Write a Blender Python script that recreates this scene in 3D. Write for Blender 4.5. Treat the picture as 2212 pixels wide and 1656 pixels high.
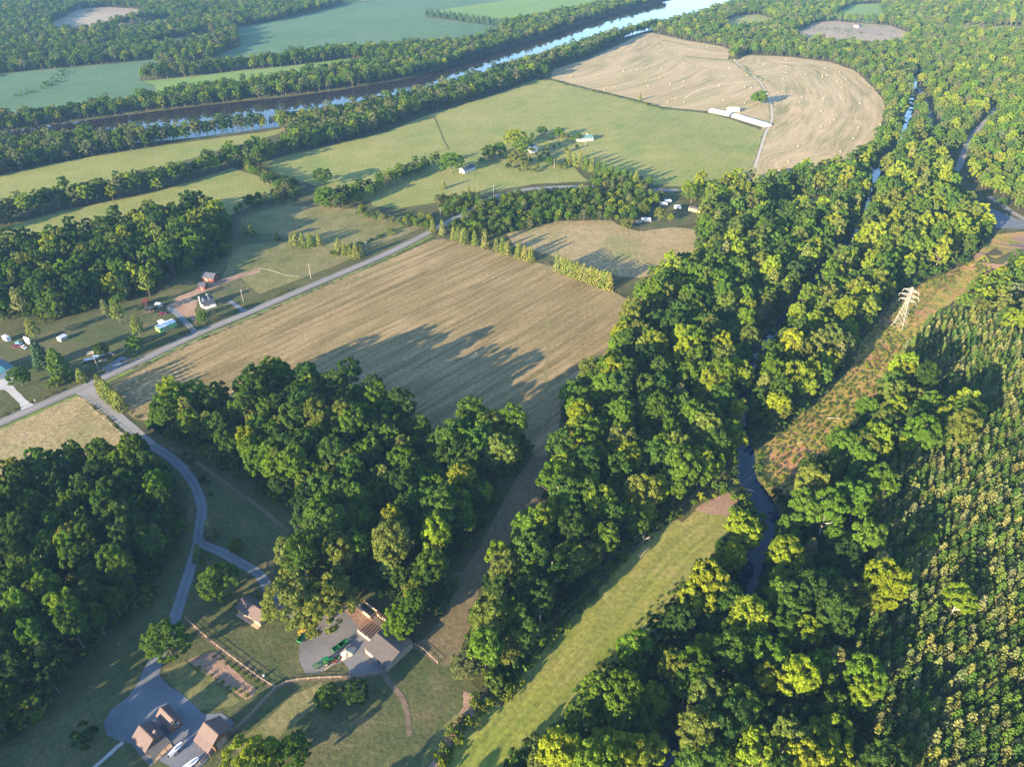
import bpy, bmesh, math, random
import numpy as np
from mathutils import Vector, Matrix
from mathutils.geometry import delaunay_2d_cdt

for o in list(bpy.data.objects):
    bpy.data.objects.remove(o)
S = bpy.context.scene
COL = S.collection
R = math.radians

# ------------------------------------------------------------------ camera
CAM_H, PITCH, HFOV = 220.0, R(35.2), R(71.6)
FOC = 1106.0 / math.tan(HFOV / 2)
cam_d = bpy.data.cameras.new('camera')
cam = bpy.data.objects.new('camera', cam_d)
COL.objects.link(cam)
cam.location = (0, 0, CAM_H)
cam.rotation_euler = (R(90) - PITCH, 0, 0)
cam_d.angle = HFOV
cam_d.clip_end = 30000
cam_d.clip_start = 1
S.camera = cam
ORD = ['first','second','third','fourth','fifth','sixth','seventh','eighth','ninth','tenth','eleventh','twelfth','thirteenth','fourteenth','fifteenth','sixteenth','last']

# ------------------------------------------------------------------ sky, sun, exposure
SUN_EL, SHADOW_AZ = R(13.5), R(44.5)         # shadows fall 50 degrees right of straight ahead
w = bpy.data.worlds.new('World')
S.world = w
w.use_nodes = True
wn = w.node_tree
sky = wn.nodes.new('ShaderNodeTexSky')
sky.sky_type = 'NISHITA'
sky.sun_disc = False
sky.sun_elevation = SUN_EL
sky.sun_rotation = SHADOW_AZ + math.pi       # the sun stands behind the camera, to the left
sky.altitude = 200
sky.dust_density = 0.3
sky.ozone_density = 3.0
bg = wn.nodes['Background']
bg.inputs['Strength'].default_value = 0.12
wn.links.new(sky.outputs[0], bg.inputs['Color'])
sl = bpy.data.lights.new('sun', 'SUN')
sl.energy = 5.0
sl.angle = R(0.53)
sl.color = (1.0, 0.80, 0.52)
sun = bpy.data.objects.new('sun', sl)
COL.objects.link(sun)
sd = Vector((math.sin(SHADOW_AZ) * math.cos(SUN_EL), math.cos(SHADOW_AZ) * math.cos(SUN_EL), -math.sin(SUN_EL)))
sun.rotation_euler = sd.to_track_quat('-Z', 'Y').to_euler()
sun.location = (-300, -300, 400)
S.view_settings.view_transform = 'Standard'
S.view_settings.look = 'None'
S.view_settings.gamma = 1
S.view_settings.exposure = 2.35
S.render.engine = 'CYCLES'
S.cycles.use_denoising = True
S.cycles.max_bounces = 6
S.cycles.diffuse_bounces = 3
S.cycles.transmission_bounces = 3
S.cycles.volume_bounces = 1
S.cycles.transparent_max_bounces = 4
S.cycles.caustics_reflective = False
S.cycles.caustics_refractive = False
HAZE_DENSITY = 0.000058

# ------------------------------------------------------------------ survey: a point of the photograph on the plane z
CP, SP = math.cos(PITCH), math.sin(PITCH)
def GPL(u, v, z=0.0):
    r, up = (u - 1106.0) / FOC, (828.0 - v) / FOC
    dy, dz = CP + up * SP, -SP + up * CP
    t = (z - CAM_H) / dz
    return (r * t, dy * t)
# two slopes rise to the right: the pine hillside and the far wooded hill
FOOT_NEAR = [GPL(2090,600), GPL(2050,650), GPL(1905,850), GPL(1745,1010), GPL(1705,1300), GPL(1650,1660), GPL(1600,1900)]
FOOT_FAR = [GPL(2010,80), GPL(1995,120), GPL(1990,200), GPL(2015,290), GPL(2065,345), GPL(2110,400)]
def sdist(P, line):
    best = np.full(len(P), 1e9); sg = np.zeros(len(P))
    for a, b in zip(line[:-1], line[1:]):
        a, b = np.array(a), np.array(b); d = b - a
        t = np.clip(((P - a) @ d) / (d @ d), 0, 1)
        q = P - (a + t[:, None] * d); r = np.hypot(q[:, 0], q[:, 1])
        s = r < best - 1e-6; best[s] = r[s]
        cr = d[0] * (P[:, 1] - a[1]) - d[1] * (P[:, 0] - a[0])
        sg[s] = np.sign(cr[s])
    return best * sg
def sstep(a, b, x):
    t = np.clip((x - a) / (b - a), 0, 1); return t * t * (3 - 2 * t)
def THN(P):
    P = np.asarray(P, float).reshape(-1, 2)
    h = np.zeros(len(P))
    d = np.clip(sdist(P, FOOT_NEAR), 0, None)
    h += 55 * (1 - np.exp(-.33 * d * d / (d + 12) / 55)) * (1 - sstep(410, 500, P[:, 1])) * sstep(60, 130, P[:, 0])
    d = np.clip(sdist(P, FOOT_FAR), 0, None)
    h += 42 * (1 - np.exp(-.13 * d * d / (d + 40) / 42)) * sstep(600, 760, P[:, 1])
    return h
def TH(x, y):
    if x < 60: return 0.0
    return float(THN([(x, y)])[0])
def G(u, v, z=0.0):
    x, y = GPL(u, v, z)
    if x < 60: return (x, y)
    zt = 0.0
    for k in range(30):
        zn = TH(x, y)
        if abs(zn - zt) < .02: break
        zt += (zn - zt) * .6
        x, y = GPL(u, v, z + zt)
    return (x, y)
def GP(pts, z=0.0):
    return [G(u, v, z) for u, v in pts]
def proj(x, y, z):
    dz = z - CAM_H
    fw = y * CP - dz * SP
    up = y * SP + dz * CP
    return 1106 + FOC * x / fw, 828 - FOC * up / fw, fw

# ------------------------------------------------------------------ mesh helpers
class MB:
    def __init__(s): s.v, s.f, s.m = [], [], []
    def quad(s, a, b, c, d, m=0):
        i = len(s.v); s.v += [a, b, c, d]; s.f.append((i, i+1, i+2, i+3)); s.m.append(m)
    def poly(s, pts, m=0):
        i = len(s.v); s.v += list(pts); s.f.append(tuple(range(i, i + len(pts)))); s.m.append(m)
    def box(s, x0, y0, z0, x1, y1, z1, m=0):
        i = len(s.v)
        s.v += [(x0,y0,z0),(x1,y0,z0),(x1,y1,z0),(x0,y1,z0),(x0,y0,z1),(x1,y0,z1),(x1,y1,z1),(x0,y1,z1)]
        for q in ((3,2,1,0),(4,5,6,7),(0,1,5,4),(1,2,6,5),(2,3,7,6),(3,0,4,7)):
            s.f.append(tuple(i + k for k in q)); s.m.append(m)
    def hexa(s, b, t, m=0):
        """prism between the ring b and the ring t"""
        i, n = len(s.v), len(b)
        s.v += list(b) + list(t)
        s.f.append(tuple(i + k for k in reversed(range(n)))); s.m.append(m)
        s.f.append(tuple(i + n + k for k in range(n))); s.m.append(m)
        for k in range(n):
            j = (k + 1) % n
            s.f.append((i + k, i + j, i + n + j, i + n + k)); s.m.append(m)
    def tube(s, p0, p1, r0, r1=None, n=6, m=0):
        r1 = r0 if r1 is None else r1
        p0, p1 = Vector(p0), Vector(p1)
        d = (p1 - p0).normalized()
        a = d.orthogonal().normalized(); b = d.cross(a)
        rb = [tuple(p0 + (a * math.cos(2*math.pi*k/n) + b * math.sin(2*math.pi*k/n)) * r0) for k in range(n)]
        rt = [tuple(p1 + (a * math.cos(2*math.pi*k/n) + b * math.sin(2*math.pi*k/n)) * r1) for k in range(n)]
        s.hexa(rb, rt, m)
    def lathe(s, prof, n=14, axis='z', c=(0,0,0), m=0):
        i = len(s.v)
        for r, h in prof:
            for k in range(n):
                a = 2*math.pi*k/n
                p = (r*math.cos(a), r*math.sin(a), h)
                if axis == 'x': p = (p[2], p[0], p[1])
                if axis == 'y': p = (p[1], p[2], p[0])
                s.v.append((p[0]+c[0], p[1]+c[1], p[2]+c[2]))
        for q in range(len(prof) - 1):
            for k in range(n):
                j = (k+1) % n
                s.f.append((i+q*n+k, i+q*n+j, i+(q+1)*n+j, i+(q+1)*n+k)); s.m.append(m)
        s.f.append(tuple(i+k for k in reversed(range(n)))); s.m.append(m)
        s.f.append(tuple(i+(len(prof)-1)*n+k for k in range(n))); s.m.append(m)
    def mesh(s, name, mats, smooth=False):
        me = bpy.data.meshes.new(name)
        me.from_pydata(s.v, [], s.f)
        for mt in (mats if isinstance(mats, (list, tuple)) else [mats]): me.materials.append(mt)
        if any(s.m): me.polygons.foreach_set('material_index', s.m)
        if smooth: me.polygons.foreach_set('use_smooth', [True] * len(me.polygons))
        me.update()
        return me
    def build(s, name, mats, parent=None, smooth=False):
        return link(name, s.mesh(name, mats, smooth), parent)
def link(name, data, parent=None):
    o = bpy.data.objects.new(name, data)
    COL.objects.link(o)
    if parent: o.parent = parent
    return o
def tag(o, label=None, cat=None, group=None, kind=None):
    if label: o['label'] = label
    if cat: o['category'] = cat
    if group: o['group'] = group
    if kind: o['kind'] = kind
    return o
def thing(name, label, cat, x, y, z=0.0, rz=0.0, group=None):
    o = bpy.data.objects.new(name, None)
    COL.objects.link(o)
    o.location = (x, y, z + TH(x, y)); o.rotation_euler = (0, 0, rz)
    o.empty_display_size = 0.5
    return tag(o, label, cat, group)
def copy_tree(o, parent=None):
    c = o.copy(); COL.objects.link(c); c.parent = parent
    for ch in list(o.children):
        d = ch.copy(); COL.objects.link(d); d.parent = c
        for g in list(ch.children):
            e = g.copy(); COL.objects.link(e); e.parent = d
    return c

def pip(P, poly):
    """which of the points P (n,2) lie inside the polygon"""
    P = np.asarray(P); x, y = P[:, 0], P[:, 1]
    ins = np.zeros(len(P), bool)
    n = len(poly)
    for i in range(n):
        x0, y0 = poly[i]; x1, y1 = poly[(i + 1) % n]
        if y0 == y1: continue
        c = ((y0 > y) != (y1 > y)) & (x < (x1 - x0) * (y - y0) / (y1 - y0) + x0)
        ins ^= c
    return ins
def dist_line(P, line):
    P = np.asarray(P, float); best = np.full(len(P), 1e9)
    for a, b in zip(line[:-1], line[1:]):
        a, b = np.array(a, float), np.array(b, float); d = b - a; L2 = max(d @ d, 1e-9)
        t = np.clip(((P - a) @ d) / L2, 0, 1)
        q = a + t[:, None] * d
        best = np.minimum(best, np.hypot(*(P - q).T))
    return best
def smooth_line(pts, step=3.0):
    """Catmull-Rom through pts, resampled"""
    pts = [np.array(p, float) for p in pts]
    P = [2*pts[0]-pts[1]] + pts + [2*pts[-1]-pts[-2]]
    out = []
    for i in range(1, len(P) - 2):
        n = max(2, int(np.linalg.norm(P[i+1]-P[i]) / step))
        for k in range(n):
            t = k / n
            out.append(0.5*((2*P[i])+(P[i+1]-P[i-1])*t+(2*P[i-1]-5*P[i]+4*P[i+1]-P[i+2])*t*t+(3*P[i]-P[i-1]-3*P[i+1]+P[i+2])*t**3))
    out.append(P[-2])
    return [tuple(p) for p in out]
def ragged(poly, step=2.5, amp=0.7, seed=0):
    """resample a closed outline and make it uneven"""
    rs = np.random.RandomState(seed)
    out = []
    n = len(poly)
    for i in range(n):
        a, b = np.array(poly[i], float), np.array(poly[(i+1) % n], float)
        L = np.linalg.norm(b - a); k = max(1, int(L / step))
        for j in range(k): out.append(a + (b - a) * j / k)
    out = np.array(out)
    m = len(out)
    wob = np.zeros(m)
    for f, s in ((m/4, .5), (m/9, .7), (m/25, .9), (m/60, .8)):
        wob += s * np.sin(np.arange(m) / m * 2*np.pi * max(1, int(f)) + rs.rand()*6) * rs.uniform(.5, 1)
    wob += rs.normal(0, .5, m)
    nx = np.roll(out, -1, 0) - np.roll(out, 1, 0)
    nx = np.stack([nx[:, 1], -nx[:, 0]], 1) / (np.linalg.norm(nx, axis=1)[:, None] + 1e-9)
    return [tuple(p) for p in out + nx * (wob * amp * .6)[:, None]]

# ------------------------------------------------------------------ materials
def mat(name):
    m = bpy.data.materials.new(name); m.use_nodes = True
    nt = m.node_tree; nt.nodes.clear()
    out = nt.nodes.new('ShaderNodeOutputMaterial')
    return m, nt, out
def nd(nt, typ, **kw):
    n = nt.nodes.new(typ)
    for k, v in kw.items():
        if k.startswith('i_'):
            n.inputs[k[2:].replace('_', ' ')].default_value = v
        else: setattr(n, k, v)
    return n
def noise(nt, vec, scale, detail=4.0, rough=0.55, dim='3D'):
    n = nd(nt, 'ShaderNodeTexNoise', noise_dimensions=dim)
    n.inputs['Scale'].default_value = scale; n.inputs['Detail'].default_value = detail; n.inputs['Roughness'].default_value = rough
    if vec is not None: nt.links.new(vec, n.inputs['Vector'])
    return n.outputs['Fac']
def ramp(nt, fac, stops):
    r = nd(nt, 'ShaderNodeValToRGB')
    cr = r.color_ramp
    while len(cr.elements) < len(stops): cr.elements.new(0.5)
    for e, (p, c) in zip(cr.elements, stops):
        e.position = p; e.color = (c[0], c[1], c[2], 1) if isinstance(c, (tuple, list)) else (c, c, c, 1)
    nt.links.new(fac, r.inputs[0])
    return r.outputs[0]
def mixc(nt, fac, a, b, mode='MIX'):
    n = nd(nt, 'ShaderNodeMix', data_type='RGBA', blend_type=mode)
    for s, val in ((0, fac), (6, a), (7, b)):
        if hasattr(val, 'is_linked') or hasattr(val, 'links'): nt.links.new(val, n.inputs[s])
        elif s == 0: n.inputs[0].default_value = val
        else: n.inputs[s].default_value = (*val, 1)
    return n.outputs[2]
def mul(nt, a, b, op='MULTIPLY'):
    n = nd(nt, 'ShaderNodeMath', operation=op)
    for i, x in enumerate((a, b)):
        if hasattr(x, 'links'): nt.links.new(x, n.inputs[i])
        else: n.inputs[i].default_value = x
    return n.outputs[0]
def finish(nt, out, col, rough=0.9, bump=None, strength=0.3, dist=0.2, spec=0.2):
    b = nd(nt, 'ShaderNodeBsdfPrincipled')
    if hasattr(col, 'links'): nt.links.new(col, b.inputs['Base Color'])
    else: b.inputs['Base Color'].default_value = (*col, 1)
    b.inputs['Roughness'].default_value = rough
    b.inputs['Specular IOR Level'].default_value = spec
    if bump is not None:
        bp = nd(nt, 'ShaderNodeBump'); bp.inputs['Strength'].default_value = strength; bp.inputs['Distance'].default_value = dist
        nt.links.new(bump, bp.inputs['Height']); nt.links.new(bp.outputs[0], b.inputs['Normal'])
    nt.links.new(b.outputs[0], out.inputs[0])
    return b
def pos(nt):
    return nd(nt, 'ShaderNodeNewGeometry').outputs['Position']

def ground_mat(name, cols, patch=0.012, mid=0.09, fine=0.9, rows=None, bump=0.5, accents=()):
    """cols: dark, mid, light grass/soil colours; rows: (colour, spacing in m, strength) along the 'row' attribute"""
    m, nt, out = mat(name)
    p = pos(nt)
    n1, n2, n3 = noise(nt, p, patch, 3), noise(nt, p, mid, 4), noise(nt, p, fine, 3, .7)
    c = ramp(nt, n1, [(.36, cols[0]), (.52, cols[1]), (.66, cols[2])])
    c2 = ramp(nt, n2, [(.34, cols[0]), (.52, cols[1]), (.68, cols[2])])
    c = mixc(nt, .5, c, c2)
    for col, sc, lo, hi, st in accents:
        f = ramp(nt, noise(nt, p, sc, 4, .6), [(lo, 0.0), (hi, 1.0)])
        c = mixc(nt, mul(nt, f, st), c, col)
    if rows:
        at = nd(nt, 'ShaderNodeAttribute', attribute_name='row')
        sep = nd(nt, 'ShaderNodeSeparateXYZ'); nt.links.new(at.outputs['Vector'], sep.inputs[0])
        cmb = nd(nt, 'ShaderNodeCombineXYZ')
        nt.links.new(mul(nt, sep.outputs[0], 1.0 / rows[1]), cmb.inputs[0])
        nt.links.new(mul(nt, sep.outputs[1], 0.012), cmb.inputs[1])
        rn = noise(nt, cmb.outputs[0], 1.0, 2.5, .75)
        cm2 = nd(nt, 'ShaderNodeCombineXYZ')
        nt.links.new(mul(nt, sep.outputs[0], 1.0 / (rows[1] * 7)), cm2.inputs[0])
        nt.links.new(mul(nt, sep.outputs[1], 0.006), cm2.inputs[1])
        rn2 = noise(nt, cm2.outputs[0], 1.0, 2, .6)
        f = ramp(nt, rn, [(.40, 0.0), (.60, 1.0)])
        f2 = ramp(nt, rn2, [(.38, 0.0), (.62, 1.0)])
        c = mixc(nt, mul(nt, f, rows[2]), c, rows[0])
        c = mixc(nt, mul(nt, f2, rows[2] * .5), c, rows[3] if len(rows) > 3 else rows[0])
    g = ramp(nt, n3, [(.25, .62), (.75, 1.35)])
    c = mixc(nt, 1.0, c, g, 'MULTIPLY')
    finish(nt, out, c, .95, n3, bump, .35, .1)
    return m
def flat_mat(name, col, rough=.7, var=.18, scale=.8, bump=.15, spec=.3, dirt=None):
    m, nt, out = mat(name)
    p = nd(nt, 'ShaderNodeTexCoord').outputs['Object']
    n = noise(nt, p, scale, 5, .65)
    c = mixc(nt, ramp(nt, n, [(.3, 0.0), (.7, 1.0)]), tuple(x * (1 - var) for x in col), tuple(min(1, x * (1 + var)) for x in col))
    if dirt:
        c = mixc(nt, mul(nt, ramp(nt, noise(nt, p, scale * .35, 5, .7), [(.5, 0.0), (.7, 1.0)]), .6), c, dirt)
    finish(nt, out, c, rough, n, bump, .05, spec)
    return m
def leaf_mat(name, jitter=.35, transl=.35):
    m, nt, out = mat(name)
    at = nd(nt, 'ShaderNodeAttribute', attribute_type='INSTANCER', attribute_name='tint')
    ge = nd(nt, 'ShaderNodeNewGeometry')
    rnd = ge.outputs['Random Per Island']
    n = noise(nt, ge.outputs['Position'], .35, 2)
    v = mul(nt, mul(nt, rnd, jitter * 2), 1 - jitter, 'ADD')
    k = ramp(nt, n, [(.3, .72), (.7, 1.3)])
    c = mixc(nt, 1.0, at.outputs['Color'], k, 'MULTIPLY')
    vm = nd(nt, 'ShaderNodeVectorMath', operation='SCALE')
    nt.links.new(c, vm.inputs[0]); nt.links.new(v, vm.inputs['Scale'])
    c = vm.outputs[0]
    d = nd(nt, 'ShaderNodeBsdfDiffuse'); t = nd(nt, 'ShaderNodeBsdfTranslucent'); mx = nd(nt, 'ShaderNodeMixShader')
    nt.links.new(c, d.inputs[0])
    tc = mixc(nt, 1.0, c, (1.25, 1.15, .5), 'MULTIPLY')
    nt.links.new(tc, t.inputs[0])
    mx.inputs[0].default_value = transl
    nt.links.new(d.outputs[0], mx.inputs[1]); nt.links.new(t.outputs[0], mx.inputs[2])
    nt.links.new(mx.outputs[0], out.inputs[0])
    return m
def water_mat(name, col, rough, wave, strength):
    m, nt, out = mat(name)
    p = pos(nt)
    n = noise(nt, p, wave, 3, .6)
    b = finish(nt, out, col, rough, n, strength, .12, .5)
    b.inputs['IOR'].default_value = 1.33
    return m
# ------------------------------------------------------------------ setting: outlines measured in the photograph
CLEAR_THIN = []
CLEAR = []                                    # outlines where no wild tree stands
FAR_BANK = [(-90,296),(0,283),(110,267),(320,240),(500,219),(620,207),(737,192),(830,176),(900,164),(960,146),(1020,126),(1090,104),(1170,80),(1250,52),(1340,24),(1440,2),(1560,-22),(1700,-50)]
NEAR_BANK = [(-90,326),(0,318),(150,310),(300,303),(420,293),(560,275),(640,265),(760,248),(880,220),(960,199),(1040,176),(1130,145),(1220,116),(1310,88),(1420,58),(1500,36),(1560,18),(1640,-6),(1790,-40)]
CREEK = [(1985,150),(1975,190),(1968,230),(1958,275),(1940,310),(1905,350),(1888,380),(1885,420),(1870,450),(1855,480),(1840,515),(1812,550),(1760,610),(1700,680),(1650,740),(1624,795),(1605,860),(1602,920),(1612,970),(1614,1025),(1640,1068),(1660,1110),(1645,1180),(1618,1238),(1588,1315),(1560,1400),(1525,1480),(1490,1545),(1455,1610),(1420,1700),(1400,1780)]
river_w = [G(*p) for p in FAR_BANK] + [G(*p) for p in reversed(NEAR_BANK)]
creek_line = smooth_line([G(*p) for p in CREEK], 4)
cr_arr = np.array(creek_line)
creek_half = 2.6 + 1.0 * np.sin(np.arange(len(cr_arr)) * .11) + .5 * np.sin(np.arange(len(cr_arr)) * .31)
# wider by the power-line crossing
for i, p in enumerate(cr_arr):
    q = np.hypot(*(p - np.array(G(1630, 1060)))); creek_half[i] += 1.5 * math.exp(-(q / 30) ** 2)
WATER_Z = -1.4

# ---- ground sheet with the river and creek beds cut into it
def axis(parts):
    out = []
    for a, b, s in parts: out += list(np.arange(a, b, s))
    return np.array(out + [parts[-1][1]], float)
gx = axis([(-26000,-6000,5000),(-6000,-1600,550),(-1600,-420,10),(-420,440,4),(440,1600,10),(1600,6000,550),(6000,26000,5000)])
gy = axis([(-3000,40,500),(40,680,4),(680,2100,9),(2100,6000,500),(6000,30000,4000)])
GX, GY = np.meshgrid(gx, gy)
PTS = np.stack([GX.ravel(), GY.ravel()], 1)
dep = np.zeros(len(PTS))
dc = np.full(len(PTS), 1e9)
near = np.zeros(len(PTS), bool)
for i in range(0, len(cr_arr) - 1):
    a, b = cr_arr[i], cr_arr[i + 1]
    sel = (np.abs(PTS[:, 0] - a[0]) < 26) & (np.abs(PTS[:, 1] - a[1]) < 26)
    if sel.any():
        d = dist_line(PTS[sel], [a, b]) - creek_half[i]
        dc[sel] = np.minimum(dc[sel], d)
dep = np.where(dc < 1e8, -np.clip(1.6 - dc * .55, 0, 2.8), 0)
inr = pip(PTS, river_w)
dr = dist_line(PTS, river_w + [river_w[0]])
sd_r = np.where(inr, -dr, dr)
dep = np.minimum(dep, -np.clip(2.4 - sd_r * .3, 0, 4.5))
V = np.column_stack([PTS, dep + THN(PTS)])
nx_, ny_ = len(gx), len(gy)
idx = np.arange(nx_ * ny_).reshape(ny_, nx_)
F = np.stack([idx[:-1, :-1], idx[:-1, 1:], idx[1:, 1:], idx[1:, :-1]], -1).reshape(-1, 4)
me = bpy.data.meshes.new('ground')
me.vertices.add(len(V)); me.vertices.foreach_set('co', V.ravel())
me.loops.add(len(F) * 4); me.loops.foreach_set('vertex_index', F.ravel())
me.polygons.add(len(F)); me.polygons.foreach_set('loop_start', np.arange(0, len(F) * 4, 4))
me.update(calc_edges=True)
M_GROUND = ground_mat('rough_ground', [(.04,.047,.017),(.07,.075,.026),(.105,.098,.042)], .02, .12, .7, None, .7,
                      accents=[((.10,.065,.038), .035, .56, .7, .6)])
me.materials.append(M_GROUND)
tag(link('ground', me), 'dark green and brown woodland ground across the whole valley', 'ground', kind='structure')

def sheet(name, outline, m, z, label, guide=None, step=7.0, amp=.8, clear=True, world=False, rag=3.0, seed=None, cat='field', buffer=0):
    w_ = outline if world else GP(outline)
    seed = (hash(name) % 1000) if seed is None else seed
    pts = ragged(w_, rag, amp, sum(ord(c) for c in name) + len(w_))
    if clear: CLEAR.append(w_)
    P = np.array(pts)
    ex = []
    if guide is not None:
        x0, y0 = P.min(0); x1, y1 = P.max(0)
        g = np.stack(np.meshgrid(np.arange(x0, x1, step), np.arange(y0, y1, step)), -1).reshape(-1, 2)
        ex = g[pip(g, pts)]
        ex = ex[dist_line(ex, pts + [pts[0]]) > step * .4] if len(ex) else ex
    allp = [Vector(p) for p in pts] + [Vector(p) for p in ex]
    n = len(pts)
    vo, eo, fo = delaunay_2d_cdt(allp, [], [list(range(n))], 1, 1e-4)[:3]
    mesh = bpy.data.meshes.new(name)
    tz = THN([(v[0], v[1]) for v in vo])
    mesh.from_pydata([(v[0], v[1], z + tz[i] * 1.0 + (.25 if tz[i] > .3 else 0)) for i, v in enumerate(vo)], [], fo)
    mesh.materials.append(m)
    if guide is not None:
        gl = smooth_line(GP(guide), 6)
        C = np.array([(v[0], v[1]) for v in vo])
        best = np.full(len(C), 1e9); al = np.zeros(len(C)); acc = 0
        for a, b in zip(gl[:-1], gl[1:]):
            a, b = np.array(a), np.array(b); d = b - a; L = np.linalg.norm(d)
            t = np.clip(((C - a) @ d) / (L * L + 1e-9), 0, 1)
            q = np.hypot(*(C - (a + t[:, None] * d)).T)
            s = q < best; best[s] = q[s]; al[s] = acc + t[s] * L; acc += L
        at = mesh.attributes.new('row', 'FLOAT_VECTOR', 'POINT')
        at.data.foreach_set('vector', np.column_stack([best, al, np.zeros(len(C))]).astype(np.float32).ravel())
    flip = mesh.polygons and mesh.polygons[0].normal.z < 0
    if flip: mesh.flip_normals()
    mesh.update()
    o = link(name, mesh)
    return tag(o, label, cat, kind='structure')
def ribbon(name, line, width, m, z, label, cat='road', clear=True, edge=.25, world=False, step=3.0):
    pts = smooth_line(line if world else GP(line), step)
    P = np.array(pts); T = np.gradient(P, axis=0); T /= np.linalg.norm(T, axis=1)[:, None]
    N = np.stack([-T[:, 1], T[:, 0]], 1)
    rs = np.random.RandomState(len(P))
    wv = np.full(len(P), width) if np.isscalar(width) else np.interp(np.linspace(0, 1, len(P)), np.linspace(0, 1, len(width)), width)
    L = P + N * (wv / 2 + rs.normal(0, edge * .4, len(P)))[:, None]
    Rr = P - N * (wv / 2 + rs.normal(0, edge * .4, len(P)))[:, None]
    b = MB()
    hz_ = THN(P)
    b.v = [(x, y, z + h + (.4 if h > .3 else 0)) for (x, y), h in zip(L, hz_)] + [(x, y, z + h + (.4 if h > .3 else 0)) for (x, y), h in zip(Rr, hz_)]
    n = len(P)
    for i in range(n - 1):
        b.f.append((n + i, n + i + 1, i + 1, i)); b.m.append(0)
    me_ = b.mesh(name, m)
    at = me_.attributes.new('row', 'FLOAT_VECTOR', 'POINT')
    acc = np.concatenate([[0], np.cumsum(np.hypot(*np.diff(P, axis=0).T))])
    at.data.foreach_set('vector', np.concatenate([np.column_stack([wv/2, acc, acc*0]), np.column_stack([-wv/2, acc, acc*0])]).astype(np.float32).ravel())
    if clear:
        ww = wv / 2 + 3.0
        CLEAR.append([tuple(p) for p in P + N * ww[:, None]] + [tuple(p) for p in (P - N * ww[:, None])[::-1]])
    return tag(link(name, me_), label, cat, kind='structure')

# ---- water
M_RIVER = water_mat('river_water', (.018,.014,.012), .05, .35, .10)
M_CREEK = water_mat('creek_water', (.003,.011,.032), .04, .6, .06)
b = MB(); b.poly([(x, y, -2.0) for x, y in river_w])
# the outline is widened under the banks
rw = []
for i, (x, y) in enumerate(river_w):
    rw.append((x, y + (6 if i < len(FAR_BANK) else -6), -1.75))
b = MB(); nF = len(FAR_BANK)
fb = [G(*p) for p in FAR_BANK]; nb = [G(*p) for p in NEAR_BANK]
fbs, nbs = smooth_line(fb, 20), smooth_line(nb, 20)
k = 160
fi = [fbs[int(t)] for t in np.linspace(0, len(fbs)-1, k)]; ni = [nbs[int(t)] for t in np.linspace(0, len(nbs)-1, k)]
b.v = [(x - 2, y + 5, -1.75) for x, y in fi] + [(x + 2, y - 5, -1.75) for x, y in ni]
for i in range(k - 1): b.f.append((k+i, k+i+1, i+1, i)); b.m.append(0)
tag(b.build('river', M_RIVER), 'broad brown river with sky reflections between wooded banks', 'river', kind='structure')
CLEAR.append([(x, y + 1) for x, y in fb] + [(x, y - 1) for x, y in reversed(nb)])
P = cr_arr; T = np.gradient(P, axis=0); T /= np.linalg.norm(T, axis=1)[:, None]; N = np.stack([-T[:, 1], T[:, 0]], 1)
b = MB(); n = len(P)
b.v = [(x, y, WATER_Z) for x, y in P + N * (creek_half + 2.5)[:, None]] + [(x, y, WATER_Z) for x, y in P - N * (creek_half + 2.5)[:, None]]
for i in range(n - 1): b.f.append((n+i, n+i+1, i+1, i)); b.m.append(0)
tag(b.build('creek', M_CREEK), 'narrow dark blue creek winding through the woods', 'creek', kind='structure')
creek_half = creek_half + np.where(P[:, 1] < 240, .5, np.where(P[:, 1] > 330, 1.9, .6))
CLEAR.append([tuple(p) for p in P + N * (creek_half + .3)[:, None]] + [tuple(p) for p in (P - N * (creek_half + .3)[:, None])[::-1]]); CLEAR_THIN.append(CLEAR[-1])

# ---- field materials
TAN = [(.20,.145,.07),(.265,.192,.097),(.33,.238,.13)]
M_HAY = ground_mat('mown_hay', TAN, .011, .06, .5, ((.125,.098,.042), 3.8, .95, (.19,.15,.066)), .4, accents=[((.185,.17,.065), .014, .56, .7, .45)])
M_HAY2 = ground_mat('baled_hay', [(.28,.205,.105),(.35,.26,.14),(.41,.31,.17)], .008, .05, .4, ((.185,.165,.07), 6.5, .95, (.42,.31,.19)), .3, accents=[((.24,.24,.09), .014, .52, .68, .6)])
M_PASTURE = ground_mat('green_pasture', [(.125,.15,.038),(.185,.195,.055),(.245,.225,.08)], .008, .045, .4, ((.235,.215,.075), 8.0, .4, (.13,.165,.04)), .45, accents=[((.10,.165,.032), .02, .54, .66, .6), ((.26,.20,.10), .011, .56, .7, .5)])
M_MEADOW = ground_mat('rough_meadow', [(.09,.098,.03),(.15,.14,.055),(.20,.17,.08)], .02, .09, .5, None, .6, accents=[((.20,.13,.075), .03, .57, .7, .6)])
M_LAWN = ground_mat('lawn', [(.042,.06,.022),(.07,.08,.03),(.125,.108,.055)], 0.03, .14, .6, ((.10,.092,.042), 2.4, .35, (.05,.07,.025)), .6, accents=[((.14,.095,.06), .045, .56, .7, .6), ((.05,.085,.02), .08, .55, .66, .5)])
M_SMALLHAY = ground_mat('grazed_field', [(.19,.155,.07),(.26,.20,.10),(.31,.24,.135)], .02, .14, .45, None, .8, accents=[((.155,.16,.05), .03, .5, .66, .7)])
M_CROP = ground_mat('soy_crop', [(.062,.115,.055),(.078,.135,.068),(.095,.145,.08)], .006, .04, .3, None, .25)
M_BRIGHT = ground_mat('young_crop', [(.105,.175,.045),(.13,.20,.052),(.155,.205,.065)], .006, .03, .3, None, .25)
M_STRIP = ground_mat('mown_strip', [(.15,.175,.026),(.205,.21,.042),(.27,.22,.08)], .02, .10, .55, ((.10,.135,.022), 3.0, .7, (.27,.21,.095)), .45)
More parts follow.
